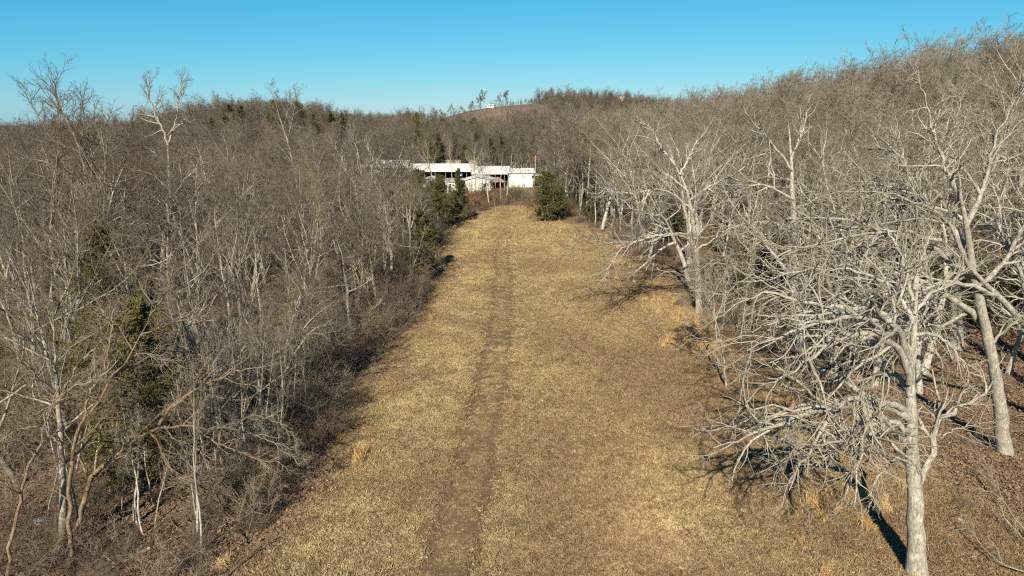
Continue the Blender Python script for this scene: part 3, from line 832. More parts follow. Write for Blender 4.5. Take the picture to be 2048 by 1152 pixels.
for i, (u, v, H) in enumerate(((1480, 560, 5), (1560, 520, 6), (1700, 560, 5.5), (1760, 600, 5), (1840, 540, 6.5), (2020, 620, 6), (2040, 520, 7), (1660, 480, 7), (1900, 470, 7.5), (1990, 440, 8), (1440, 470, 5), (1350, 440, 5), (1780, 470, 7))):  # cedars added to give the wood behind the oak a dark depth
    p = at(u, v, 50); k = CAM_H / (CAM_H - p[2]) * .86; x, y = p[0] * k, 50 * k
    cedar(x, y, H, ('added low dark cedar %s, right wood' % ('just behind the thin stems', 'left of the twin-trunk oak', 'between the twin-trunk oak and the stout oak', 'in front of the stout grey oak', 'left behind the stout grey oak', 'behind the leaning thick oak', 'high at the right edge of the picture', 'up the slope behind the twin-trunk oak', 'up the slope behind the stout oak', 'near the top right among pale crowns', 'behind the pale oak on the clearing edge', 'left behind the pale edge oak', 'up the slope between the two big oaks')[i]), 'cedars added to darken the right wood', var=1, W=1.35)
# behind the sheds
for i, (u, D, H) in enumerate(((872, 205, 13), (886, 210, 11), (905, 215, 13), (925, 204, 10), (945, 212, 13), (958, 206, 9), (985, 222, 11), (1008, 214, 12), (1040, 225, 10), (860, 222, 10))):
    p = at(u, 300, D); cedar(p[0], D, H, '%s dark evergreen from the left in the row behind the white sheds' % ('second', 'third', 'fourth', 'fifth', 'seventh', 'eighth', 'ninth', 'tenth', 'eleventh', 'first')[i], 'evergreens behind the white sheds', var=1, W=.8)
p = at(835, 300, 245); cedar(p[0], 245, 20, 'bright green narrow evergreen left of the row behind the sheds', var=0, W=.5)
for i in range(60):
    u = rg.choice([rg.uniform(540, 700), rg.uniform(925, 1020), rg.uniform(860, 960), rg.uniform(520, 640), rg.uniform(1110, 1170), rg.uniform(420, 560)])
    D = rg.uniform(420, 600) if u > 800 else rg.uniform(330, 430)
    x = (u - 1024) / 1395 * D
    cedar(x, D, rg.uniform(11, 17), 'small dark evergreen %s' % ('under the bald hilltop' if 850 < u < 1030 else 'on the far slope right of the bald hill' if u > 1030 else 'on the wooded hill beyond the left wood'), 'evergreens on the far hills', meshes=FARCEDAR)

# ------------------------------------------------------------------ bare tree kinds
TREES = {}
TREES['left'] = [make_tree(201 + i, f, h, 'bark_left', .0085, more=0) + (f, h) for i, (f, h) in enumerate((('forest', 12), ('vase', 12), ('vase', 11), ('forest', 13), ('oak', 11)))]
TREES['right'] = [make_tree(221 + i, f, h, 'bark_right', .0095) + (f, h) for i, (f, h) in enumerate((('oak', 12), ('forest', 13), ('oak', 13), ('slender', 13), ('vase', 13)))]
FAR = [make_tree(241 + i, f, 12, 'bark_far', .022, lod=1) for i, f in enumerate(('forest', 'vase', 'oak', 'forest', 'vase'))]

# sapling: very thin stem with a small crown
def make_sapling(seed, H=6):
    rg = np.random.default_rng(seed)
    P0, r0 = grow(rg, np.array([[0, 0, -.1]]), np.array([[.12 * rg.normal(), .12 * rg.normal(), 1]]), np.array([H]), np.array([.045]), 10, .06, .05, .2)
    tr = Acc().add(P0, r0, 6)
    S, D, L, R_ = sprout(rg, P0, r0, np.array([H]), 12, .35, 1, .7, .27, .5, .4)
    P1, r1 = grow(rg, S, D, L, R_, 5, .14, .07, .3); c = Acc().add(P1, r1, 4)
    S, D, L, R_ = sprout(rg, P1, r1, L, 6, .2, 1, .7, .45, .6, .4); P2, r2 = grow(rg, S, D, L, np.maximum(R_, .006), 4, .16, .05, .4); c.add(P2, r2, 3)
    S, D, L, R_ = sprout(rg, P2, r2, L, 4, .2, 1, .7, .55, .7, .4, lenmin=.15); P3, r3 = grow(rg, S, D, L, np.full(len(S), .0055), 2, .16, .05, .4); c.add(P3, r3, 3)
    return tr, c
SAPL = []
for i in range(4):
    a, b = make_sapling(301 + i); SAPL.append((a.mesh('trunk', M['bark_right']), b.mesh('crown', M['bark_right'])))

def make_shrub(seed, H=1.8, n=16, spread=.55, mat='brush', twig=.005, leafy=0):
    rg = np.random.default_rng(seed)
    S = np.concatenate([rg.normal(size=(n, 2)) * .28 * H * .5, np.zeros((n, 1)) - .05], 1)
    D = np.concatenate([rg.normal(size=(n, 2)) * spread, np.ones((n, 1))], 1)
    L = H * rg.uniform(.6, 1.15, n)
    P, r = grow(rg, S, D, L, np.full(n, .013), 6, .14, .0, .35); A = Acc().add(P, r, 3)
    S, D, L2, R_ = sprout(rg, P, r, L, 9, .15, 1, .7, .42, .6, .4); P2, r2 = grow(rg, S, D, L2, np.maximum(R_, twig), 4, .18, .0, .4); A.add(P2, r2, 3)
    S, D, L3, R_ = sprout(rg, P2, r2, L2, 5, .2, 1, .7, .5, .7, .4, lenmin=.12); P3, r3 = grow(rg, S, D, L3, np.full(len(S), twig), 2, .2, .0, .5); A.add(P3, r3, 3)
    me = A.mesh('stems', M[mat])
    if not leafy: return me
    k = rg.choice(len(P3), leafy); B = P3[k, -1]
    d = unit(rg.normal(size=(leafy, 3))); s_ = unit(np.cross(d, rg.normal(size=(leafy, 3)))) * .035
    tri = np.stack([B - s_, B + s_, B + d * .11], 1).reshape(-1, 3)
    return me, new_mesh('leaves', tri, np.arange(len(tri)).reshape(-1, 3), 3, M['rust_leaf'], False, dict(tone=np.repeat(rg.random(leafy), 3)))
SHRUBS = [make_shrub(401 + i, 1.9) for i in range(3)]
GREYSHRUB = make_shrub(411, 4.6, 40, .42, 'bark_pale', .0065)
RUSTY = [make_shrub(421 + i, 1.8, 14, .55, leafy=1500) for i in range(2)]
print('protos', time.time() - T0)

def place_tree(meshes, x, y, s, rot, name, label, group, tilt=(0, 0), sz=None):
    z = float(ground_z(x, y)) - .05
    o = empty(name, (x, y, z), rot)
    o.rotation_euler = (tilt[0], tilt[1], rot)
    o.scale = (s, s, s if sz is None else sz)
    tag(o, label, 'tree', group)
    for nm, me in zip(('trunk', 'crown'), meshes[:2]): link(nm, me, o)
    return o

def in_building(x, y):
    return -44 < x < 9 and 152 < y < 200

def free(x, y, m=0):
    return all((x - a) ** 2 + (y - b) ** 2 > (r + m) ** 2 for a, b, r in OCC)

rg = np.random.default_rng(77)
# single trees at the far end and round the sheds
for (u, v, f, s, lb) in ((978, 412, 1, .85, 'thin pale tree in front of the small pavilion roof'), (1001, 403, 3, .8, 'thin pale tree just right of the pavilion'),
                         (1013, 400, 1, .85, 'slim pale tree in front of the left end of the tall white wall'), (1143, 391, 3, .95, 'pale straight trunk at the right end of the back trees'),
                         (1131, 386, 0, .95, 'pale trunk left of the last straight trunk, right of the sheds'), (1118, 384, 1, 1.0, 'slim grey tree between the wide cedar and the right wood'),
                         (868, 392, 1, .95, 'pale slim tree before the left white gable'), (905, 395, 3, .9, 'pale slim tree before the long open shed'),
                         (941, 396, 1, .9, 'pale tree standing before the left half of the white garage'), (951, 388, 0, .8, 'forking pale tree before the garage gable'),
                         (1050, 386, 1, .7, 'small tree in front of the tall white wall')):
    p = at(u, v, 100); k = CAM_H / (CAM_H - p[2]); x, y = p[0] * k, 100 * k
    o = place_tree(TREES['right'][f], x, y, s, rg.uniform(0, 6), 'bare_tree', lb, None, sz=s * 1.1)
    OCC.append((x, y, 2.0))
place_tree(SAPL[1], -3.0, 120.6, 1.0, 2.0, 'sapling', 'pale leaning sapling alone where the track leaves the clearing', None, tilt=(0, .2))
place_tree(SAPL[3], 12.9, 62.2, .7, 2.3, 'sapling', 'short dark stem standing out on the grass before the right wood', None)
for x, y in ((-3, 120.6), (12.9, 62.2)): OCC.append((x, y, 2))
# hilltop trees on the bare ridge
RIDGE = [make_tree(261 + i, 'oak', 12, 'bark_far', .055, lod=1, more=1) for i in range(3)]
ridge = ((962, 15, 1, 'large round-crowned tree on the bald hilltop, left of the white hilltop house'), (1014, 13, 0, 'second large tree on the bald hilltop, right of the white hilltop house'), (1003, 9, 1, 'small tree leaning on the large right hilltop tree'),
         (939, 9, 1, 'small lone tree on the descending left ridge'), (925, 6, 0, 'bush-sized tree on the left ridge'), (900, 9, 2, 'reddish small tree on the left ridge'), (885, 7, 1, 'low tree on the left ridge'), (870, 8, 2, 'rounded tree far left on the ridge'), (848, 8, 1, 'tree at the foot of the ridge line'),
         (826, 8, 1, 'tree where the ridge meets the saddle'), (812, 11, 0, 'tall tree in the saddle left of the ridge'), (800, 9, 2, 'left tree in the saddle'))
for u, h, f, lb in ridge:
    D = 672; x = (u - 1024) / 1402 * D
    o = link('bare_tree', RIDGE[f], None, (x, D, float(terrain(x, D)) - .2), rg.uniform(0, 6), h / 12 * 1.15)
    o.name = 'hilltop_tree'
    tag(o, lb, 'tree', 'trees on the bald ridge')

# ------------------------------------------------------------------ the woods: individual trees, nearest first
cands = []
sp = 4.25
for gx_ in np.arange(-150, 190, sp):
    for gy_ in np.arange(6, 330, sp):
        x = gx_ + rg.uniform(-.46, .46) * sp; y = gy_ + rg.uniform(-.46, .46) * sp
        dist = math.hypot(x, y)
        if abs(math.atan2(x, y)) > R(41) and not (abs(x) < 26 and y > 8): continue
        if y < 23.5 and x < 0: continue
        if y < 26 and x > 0 and x < 24: continue
        if x > 0 and x < 24 and y < 34: continue
        if y < 133 and left_edge(y) - 1.2 < x < right_edge(y) + 1.6: continue
        if x > 0 and y < 62 and x < right_edge(y) + 5.5 and not (y > 46 and x > 19): continue
        if 133 <= y < 212 and -46 < x < 11:
            continue
        if in_building(x, y): continue
        if y > 190 and dist > 190: continue
        if not free(x, y, .8): continue
        if y > 92 and -.150 < x / y < .035 and not (y > 112 and x / y < -.10 and rg.random() < .35): continue
        if y > 120 and -.20 < x / y <= -.15 and rg.random() < .6: continue
        # thinning: gaps in the wood
        if x > 0 and dist < 90 and rg.random() < .22: continue
        if vnoise(x, y, 11, 40) < -.62: continue
        cands.append((dist, x, y))
cands.sort()
BIGOAK = [make_tree(281 + i, 'oak', 14, 'bark_right', .010, more=1) for i in range(3)]

for i, (x, y, h, lb) in enumerate(((19.8, 44.5, 13.0, 'wide-crowned oak between the two thin stems and the stout oak'), (25.5, 40.0, 13.5, 'wide-crowned oak left behind the leaning thick oak'), (30.0, 36.5, 13.0, 'wide-crowned oak right behind the leaning thick oak'),
                                  (27.5, 50.5, 14.5, 'broad oak right of the twin-trunk oak'), (35.0, 42.0, 14.0, 'broad oak right of the stout grey oak at the picture edge'), (20.5, 58.5, 13.5, 'broad oak behind the twin-trunk oak, left'),
                                  (17.5, 66.0, 13.0, 'broad oak at the edge past the pale edge oak'), (32.5, 57.0, 15.0, 'broad tall oak on the slope behind the broad oak right of the twin trunks'), (26.0, 66.0, 14.0, 'broad oak on the slope well behind the twin-trunk oak'),
                                  (42.0, 50.0, 15.0, 'broad oak high at the right picture edge'), (40.0, 62.0, 15.0, 'broad oak high on the slope among pale crowns'), (15.5, 76.0, 11.5, 'broad oak overhanging the far right edge of the grass'))):
    big = [meshes for meshes in BIGOAK][i % 3]
    o = place_tree(big, x, y, h / 14, i * 2.3, 'oak_tree', lb, 'oaks on the right slope', tilt=(0, 0))
    OCC.append((x, y, 2.6))
SHADEOAK = [make_tree(291 + i, 'oak', 10, 'bark_left', .009, more=1) for i in range(2)]  # overhanging trees added to throw shadows onto the left of the field
for i, (x, y, h, lb) in enumerate(((-12.4, 34.0, 8.0, 'added dense grey tree leaning over the left edge level with the blue scrap'), (-11.4, 46.5, 9.0, 'added dense grey tree overhanging the left edge past the inlet'), (-10.6, 53.5, 9.0, 'added dense grey tree overhanging the left edge by the tall thickets'),
                                  (-10.9, 60.5, 9.5, 'added dense grey tree overhanging just before the dark low cedar'), (-11.6, 74.5, 9.5, 'added dense grey tree overhanging just past the bushy green cedar'), (-12.6, 83.0, 9.5, 'added dense grey tree at the left edge between green cedar and far clump'), (-12.9, 91.0, 9.0, 'added dense grey tree just before the far left clump'))):
    place_tree(SHADEOAK[i % 2], x, y, h / 10, i * 1.9, 'bare_tree', lb, 'dense trees added to shade the left edge'); OCC.append((x, y, 2.0))
n_ind = 0; rest = []
FORMWORD = {'forest': 'straight-trunked', 'slender': 'slender', 'oak': 'wide-crowned', 'vase': 'many-limbed'}
ORD = ['first', 'second', 'third', 'fourth', 'fifth', 'sixth', 'seventh', 'eighth', 'ninth', 'tenth', 'eleventh', 'twelfth', 'thirteenth', 'fourteenth', 'fifteenth', 'sixteenth', 'seventeenth', 'eighteenth', 'nineteenth', 'twentieth'] + ['twenty-' + w_ for w_ in ('first', 'second', 'third', 'fourth', 'fifth', 'sixth', 'seventh', 'eighth', 'ninth')] + ['thirtieth'] + ['thirty-' + w_ for w_ in ('first', 'second', 'third', 'fourth', 'fifth', 'sixth')]
BANDS = {'left': ((24, 'nearest the camera'), (27, 'level with the arching tan tree'), (31, 'just past the arching tan tree'), (35, 'level with the blue scrap'), (39, 'just past the blue scrap'), (43, 'level with the shorter dark cedar'),
                  (48, 'level with the golden-tipped cedar'), (54, 'just past the golden-tipped cedar'), (60, 'level with the forked tall tree'), (66, 'level with the dark low cedar'), (72, 'level with the bushy green cedar'), (79, 'just past the bushy green cedar'),
                  (87, 'well past the bushy green cedar'), (95, 'before the far left clump'), (103, 'level with the far left clump'), (112, 'past the far left clump'), (125, 'level with the clearing end'), (140, 'short of the sheds'), (999, 'level with the sheds')),
         'right': ((32, 'level with the leaning thick oak'), (38, 'just past the leaning thick oak'), (42, 'level with the two thin stems'), (46, 'level with the stout grey oak'), (50, 'just before the twin-trunk oak'), (54, 'level with the twin-trunk oak'), (59, 'level with the pale edge oak'),
                   (65, 'just past the pale edge oak'), (71, 'a little past the pale edge oak'), (78, 'well past the pale edge oak'), (86, 'well short of the lone cedar'), (94, 'short of the lone wide cedar'), (104, 'just before the lone wide cedar'), (112, 'level with the lone wide cedar'), (125, 'just past the lone wide cedar'), (140, 'short of the sheds'), (999, 'level with the sheds'))}
def band(side, y): return next(w_ for lim, w_ in BANDS[side] if y < lim)
counter = {}
def rank_labels(items, what):
    """items: (side, x, y, word) -> a label each, counted outward from the clearing within a band of depth"""
    order = sorted(range(len(items)), key=lambda i: abs(items[i][1]))
    out_ = [None] * len(items); cnt_ = {}
    for i in order:
        side, x, y, word = items[i]; bw = band(side, y)
        k_ = (side, bw); n_ = cnt_.get(k_, 0); cnt_[k_] = n_ + 1
        out_[i] = '%s %s, %s wood, %s from clearing, %s' % (word, what, side, ORD[min(n_, len(ORD) - 1)], bw)
    return out_
plan = []
for dist, x, y in cands:
    side = 'left' if x < 0 else 'right'
    if len(plan) >= 280:
        rest.append((x, y)); continue
    if not free(x, y, .4): continue
    k = int(rg.integers(0, 5))
    tm, cm, form, h = TREES[side][k]
    edge = (left_edge(y) - x < 5) if x < 0 else (x - right_edge(y) < 5)
    H = rg.uniform(8.0, 12.6) if side == 'left' else rg.uniform(10, 15.5)
    if side == 'left' and dist < 34: H = rg.uniform(6.0, 8.6)
    if side == 'left' and edge: H *= .85
    if side == 'left' and dist < 62: H = min(H, 10.2)
    if side == 'left' and x / y < -.52 and dist > 62: H *= rg.uniform(1.0, 1.25)
    if side == 'right' and dist > 60 and rg.random() < .15: H *= 1.2
    plan.append((side, x, y, FORMWORD[form], tm, cm, H, h))
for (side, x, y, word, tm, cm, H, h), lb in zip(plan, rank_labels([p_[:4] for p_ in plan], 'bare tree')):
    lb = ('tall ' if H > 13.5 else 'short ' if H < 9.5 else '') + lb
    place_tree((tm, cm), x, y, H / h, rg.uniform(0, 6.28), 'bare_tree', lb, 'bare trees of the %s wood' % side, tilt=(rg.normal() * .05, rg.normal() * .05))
n_ind = len(plan)
print('trees', n_ind, 'rest', len(rest), time.time() - T0)

# saplings inside the woods
sap = []
for _ in range(4000):
    if len(sap) >= 110: break
    y = rg.uniform(22, 85); side = -1 if rg.random() < .55 else 1
    x = (left_edge(y) - rg.exponential(8) - .8) if side < 0 else (right_edge(y) + 2.5 + rg.exponential(8))
    if abs(math.atan2(x, y)) > R(36.5) or not free(x, y): continue
    if side > 0 and y < 36 and x < 22: continue
    sap.append(('left' if side < 0 else 'right', x, y, 'thin'))
for _ in range(600):
    if len(sap) >= 205: break
    y = rg.uniform(21.5, 44); x = left_edge(y) - 1.0 - rg.uniform(0, 20) ** 1.0
    if abs(math.atan2(x, y)) > R(37.5) or not free(x, y, -1.2): continue
    sap.append(('left', x, y, 'spindly'))
for (side, x, y, _w), lb in zip(sap, rank_labels(sap, 'wispy sapling')):
    place_tree(SAPL[int(rg.integers(0, 4))], x, y, rg.uniform(.5, 1.15), rg.uniform(0, 6.28), 'sapling', lb, 'saplings of the %s wood' % side, tilt=(rg.normal() * .08, rg.normal() * .08))

# ------------------------------------------------------------------ scattering of what nobody could count
def scatter(name, protos, pts, rot, scl, idx, label, soil=None):
    """one object; its points carry copies of the prototypes through geometry nodes"""
    pts = np.asarray(pts, np.float32)
    me = bpy.data.meshes.new(name)
    me.vertices.add(len(pts)); me.vertices.foreach_set('co', pts.ravel())
    a = me.attributes.new('rot', 'FLOAT_VECTOR', 'POINT'); a.data.foreach_set('vector', np.asarray(rot, np.float32).ravel())
    a = me.attributes.new('scl', 'FLOAT', 'POINT'); a.data.foreach_set('value', np.asarray(scl, np.float32))
    a = me.attributes.new('pick', 'INT', 'POINT'); a.data.foreach_set('value', np.asarray(idx, np.int32))
    if soil is not None:
        a = me.attributes.new('soil', 'FLOAT', 'POINT'); a.data.foreach_set('value', np.asarray(soil, np.float32))
    c = bpy.data.collections.new(name + '_pieces')
    for i, p in enumerate(protos):
        c.objects.link(bpy.data.objects.new('%s_piece_%02d' % (name, i), p))
    ng = bpy.data.node_groups.new(name + '_scatter', 'GeometryNodeTree')
    ng.interface.new_socket('Geometry', in_out='INPUT', socket_type='NodeSocketGeometry')
    ng.interface.new_socket('Geometry', in_out='OUTPUT', socket_type='NodeSocketGeometry')
    n = ng.nodes; l = ng.links
    gi = n.new('NodeGroupInput'); g_o = n.new('NodeGroupOutput'); iop = n.new('GeometryNodeInstanceOnPoints')
    ci = n.new('GeometryNodeCollectionInfo'); ci.inputs['Collection'].default_value = c
    ci.inputs['Separate Children'].default_value = True; ci.inputs['Reset Children'].default_value = True
    def na(nm, t):
        k = n.new('GeometryNodeInputNamedAttribute'); k.data_type = t; k.inputs['Name'].default_value = nm; return k.outputs['Attribute']
    e2r = n.new('FunctionNodeEulerToRotation')
    l.new(na('rot', 'FLOAT_VECTOR'), e2r.inputs[0])
    l.new(gi.outputs[0], iop.inputs['Points']); l.new(ci.outputs[0], iop.inputs['Instance'])
    iop.inputs['Pick Instance'].default_value = True
    l.new(na('pick', 'INT'), iop.inputs['Instance Index']); l.new(e2r.outputs[0], iop.inputs['Rotation']); l.new(na('scl', 'FLOAT'), iop.inputs['Scale'])
    l.new(iop.outputs[0], g_o.inputs[0])
    o = link(name, me)
    md = o.modifiers.new('scatter', 'NODES'); md.node_group = ng
    tag(o, label, None, None, 'stuff')
    return o

def rnd_rot(n, tilt=.1):
    return np.stack([rg.normal(size=n) * tilt, rg.normal(size=n) * tilt, rg.uniform(0, 6.28, n)], 1)

# far woods
pts = [(x, y) for x, y in rest]
sp = 5.6
for gx_ in np.arange(-640, 640, sp):
    for gy_ in np.arange(150, 780, sp):
        x = gx_ + rg.uniform(-.48, .48) * sp; y = gy_ + rg.uniform(-.48, .48) * sp
        dist = math.hypot(x, y)
        if abs(math.atan2(x, y)) > R(41) or dist < 190: continue
        if -58 < x < 12 and y < 203: continue
        if abs((x + 30) / 62) ** 4 + abs((y - 648) / 62) ** 4 < 1 or (abs(x + 28) < 50 and y > 700): continue
        if y > 700 and not (x > 0): 
            if rg.random() < .5: continue
        pts.append((x, y))
for gx_ in np.arange(-640, -150, 9):      # the low country to the left runs on
    for gy_ in np.arange(780, 1500, 9):
        x = gx_ + rg.uniform(-4, 4); y = gy_ + rg.uniform(-4, 4)
        if abs(math.atan2(x, y)) < R(40): pts.append((x - (y - 780) * .4, y))
pts = np.array(pts)
fz = ground_z(pts[:, 0], pts[:, 1]) - .2
n = len(pts)
dd = np.hypot(pts[:, 0], pts[:, 1])
fs = rg.uniform(.62, 1.02, n) * np.where(pts[:, 0] > 0, 1.15, 1.0)
M['bark_slope'] = bark('slope_bark', (0.28, 0.25, 0.20), (0.46, 0.42, 0.35), (0.13, 0.11, 0.08), (0.27, 0.235, 0.18), 0.02, 0.06, bump=False, red=.2)
SLOPE = []
for me in FAR:
    m2 = me.copy(); m2.materials.clear(); m2.materials.append(M['bark_slope']); SLOPE.append(m2)
rr_ = rnd_rot(n, .04); pk = rg.integers(0, len(FAR), n)
sl = (pts[:, 0] > 12) & (pts[:, 1] < 420)
ptz = np.column_stack([pts, fz])
scatter('far_woodland', FAR, ptz[~sl], rr_[~sl], fs[~sl], pk[~sl], 'mass of bare winter woodland covering the far hills')
scatter('slope_woodland', SLOPE, ptz[sl], rr_[sl], fs[sl], pk[sl], 'mass of pale bare crowns climbing the right slope')
print('far', n, time.time() - T0)

# undergrowth brush in the woods and along the edges
def wood_points(n_try, ymax, dens_fn):
    y = 18 + (ymax - 18) * rg.random(n_try) ** .75; x = (rg.random(n_try) * 2 - 1) * (y * .86 + 3)
    keep = rg.random(n_try) < dens_fn(x, y)
    return x[keep], y[keep]
def brush_d(x, y):
    dl = left_edge(y) - x; dr = x - right_edge(y)
    l = np.where(dl > 0, .30 + .8 * np.exp(-dl / 4.0), 0)
    l = np.where((dl > .6) & (y < 36), np.maximum(l, .62), l)
    r = np.where(dr > 2.0, np.where(y < 44, .06, .20 + .42 * np.exp(-np.maximum(dr, 0) / 4)), 0)
    far_end = ((y > 133) & (y < 150)) * .6 * (np.abs(x + 4) < 20)
    d = np.maximum(np.maximum(l, r), far_end) * (.75 + .6 * vnoise(x, y, 5, 51))
    return np.where((y > 150) & (x > -46) & (x < 9), 0, d)
x, y = wood_points(21000, 170, brush_d)
n = len(x)
sc_b = np.clip(rg.lognormal(-.35, .42, n), .3, 2.2) * np.where(x < 0, 1.0, .8)
scatter('undergrowth_brush', SHRUBS, np.column_stack([x, y, ground_z(x, y)]), rnd_rot(n, .15), sc_b, rg.integers(0, 3, n), 'tangled brown leafless undergrowth filling the woods')
print('brush', n)

sx_ = rg.uniform(-115, 45, 1500); sy_ = rg.uniform(600, 712, 1500)
k_ = (np.abs((sx_ + 33) / 76) ** 4 + np.abs((sy_ - 656) / 57) ** 4 < 1.1) & (rg.random(1500) < np.where(sy_ > 694, .8, .22 + .6 * sstep(668, 612, sy_)))
sx_, sy_ = sx_[k_], sy_[k_]; n = len(sx_)
scatter('hill_scrub', [FAR[0], FAR[1]], np.column_stack([sx_, sy_, ground_z(sx_, sy_) - .3]), rnd_rot(n, .05), rg.uniform(.12, .42, n), rg.integers(0, 2, n), 'low scrub scattered over the bald hillside')
# named shrubs that stand out
for (x, y, s, lb) in ((-12.6, 36.8, 1.3, 'large pale grey bush of fine upright twigs at the left edge, in sun'), (-15.4, 33.5, 1.1, 'pale grey bush of fine twigs behind the arching tree'), (-12.2, 28.2, .62, 'low grey twiggy bush over the pale rocks under the arching tree')):
    o = empty('twiggy_bush', (x, y, float(ground_z(x, y))), x, s); tag(o, lb, 'bush'); link('stems', GREYSHRUB, o)
spots = [(13.0, 46.5, 1.0, 'brown shrub on the grass left of the two thin stems'), (14.6, 56.5, .8, 'dark brush heap at the foot of the pale oak on the clearing edge'), (12.4, 58.5, .7, 'low brown bramble left of the pale edge oak'),
         (-8.4, 34.5, .8, 'low brown bramble spilling onto the grass at left, beside the blue scrap'), (-9.3, 47.5, 1.0, 'brown bramble at the left edge of the clearing in mid distance'), (-8.4, 56, 1.1, 'dark brush bulging from the left edge'),
         (13.6, 66, .9, 'brown bush before the grey trunks at the right edge')]
THICK = [make_shrub(431 + i, 2.0, 34, .6, 'brush', .007) for i in range(2)]
for i, (x, y, s, lb) in enumerate(((-10.0, 31.5, 1.1, 'dark thicket under the arching tree at the left edge'), (-10.2, 35.0, 1.25, 'dark rounded thicket behind the blue scrap'), (-11.8, 39.0, 1.3, 'dense brown thicket left of the inlet in the left edge'),
                                   (-10.3, 45.5, 1.5, 'dense thicket at the left edge past the inlet'), (-9.6, 50.5, 1.6, 'tall dark thicket bulging onto the grass at left'), (-9.3, 55, 1.6, 'tall dark thicket past the bulging one'), (-9.3, 60, 1.5, 'dark thicket in front of the low dark cedar'),
                                   (-11, 77, 1.6, 'dark thicket just past the bushy green cedar'), (-11.4, 86, 1.7, 'dark thicket between green cedar and far clump'), (-11.2, 93, 1.7, 'dark thicket at the near foot of the far left clump'), (-8.9, 112, 1.5, 'dark thicket at the right end of the far left clump'),
                                   (9.5, 116, 1.6, 'brown thicket behind the lone wide cedar'), (15.5, 96, 1.4, 'brown thicket at the right edge short of the lone cedar'), (-5.5, 140, 1.8, 'tan thicket in front of the white garage'), (.5, 145, 1.7, 'tan thicket in front of the pavilion'), (5.5, 143, 1.6, 'tan thicket in front of the tall white wall'))):
    o = empty('thicket', (x, y, float(ground_z(x, y))), i * 2.1, s); tag(o, lb, 'bush'); link('stems', THICK[i % 2], o)
for i, (x, y, s, lb) in enumerate(spots):
    o = empty('shrub', (x, y, float(ground_z(x, y))), i, s); tag(o, lb, 'shrub'); link('stems', SHRUBS[i % 3], o)
for i, (x, y, s, lb) in enumerate(((-6.5, 128, 1.3, 'rusty-leaved shrub at the far left corner of the clearing'), (-4.0, 133, 1.2, 'rust-red shrub before the white garage'), (-8.8, 137, 1.3, 'tan shrub between the narrow cedar and the garage'),
                                   (3.4, 128, .9, 'orange-brown shrub left of the wide lone cedar'), (-1.0, 137, 1.0, 'low rusty shrub below the pavilion'), (20.5, 118, 1.3, 'rusty shrub under the right wood beyond the cedar'))):
    o = empty('rusty_shrub', (x, y, float(ground_z(x, y))), i, s); tag(o, lb, 'shrub'); link('stems', RUSTY[i % 2][0], o); link('leaves', RUSTY[i % 2][1], o)

# grass
def grass_patch(seed, n=300, size=.6, h=(.05, .16), wdt=.008, lie=.9, mat='grass'):
    rg = np.random.default_rng(seed)
    nc = max(1, n // 16) if mat == 'grass' else 1
    cc = rg.normal(size=(nc, 2)) * size * .55 * (mat == 'grass'); ct = rg.random(nc); ch = rg.uniform(.5, 1.5, nc); cd = rg.normal(size=(nc, 2)) * lie * .5
    ci_ = rg.integers(0, nc, n)
    spread = .055 if mat == 'grass' else size * .5
    B = np.concatenate([cc[ci_] + rg.normal(size=(n, 2)) * spread, np.zeros((n, 1)) - .01], 1)
    d = np.concatenate([rg.normal(size=(n, 2)) * lie + cd[ci_], np.ones((n, 1))], 1); d = unit(d)
    L = rg.uniform(h[0], h[1], (n, 1)) * np.where(rg.random((n, 1)) < .1, 1.6, 1) * ch[ci_][:, None]
    tone_ = np.clip(ct[ci_] * .8 + .2 * rg.random(n), 0, 1)
    s_ = unit(np.cross(d, rg.normal(size=(n, 3)))) * wdt * rg.uniform(.6, 1.4, (n, 1))
    mid = B + d * L * .6; tip = B + unit(d + [[0, 0, -.5]] + .3 * rg.normal(size=(n, 3))) * L
    q = np.stack([B - s_, B + s_, mid + s_ * .8, tip, mid - s_ * .8], 1).reshape(-1, 3)
    k = np.arange(n)[:, None] * 5
    tri = np.concatenate([k + [[0, 1, 2]], k + [[0, 2, 4]], k + [[4, 2, 3]]])
    return new_mesh('grass', q, tri, 3, M[mat], False, dict(tone=np.repeat(tone_, 5)))
GP = [grass_patch(501 + i) for i in range(6)]
TG = [grass_patch(521 + i, 130, .22, (.35, .8), .007, .22, 'tall') for i in range(3)]

N_ = 40000
y = 17 + (132 - 17) * rg.random(N_) ** 1.2; x = -16 + 42 * rg.random(N_)
m = rg.random(N_) < field_mask(x, y)
dxt = np.abs(x - track(y)); m &= ~((np.abs(dxt - .85) < .30) & (rg.random(N_) < .78))
x, y = x[m], y[m]; n = len(x)
sz = rg.uniform(.7, 1.25, n) * (1 + sstep(50, 120, y) * .35) * (1 - .45 * (np.abs(x - track(y)) < 1.3))
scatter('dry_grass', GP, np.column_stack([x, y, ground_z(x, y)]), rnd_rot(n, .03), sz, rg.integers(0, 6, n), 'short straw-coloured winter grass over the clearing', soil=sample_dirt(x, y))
print('grass', n)
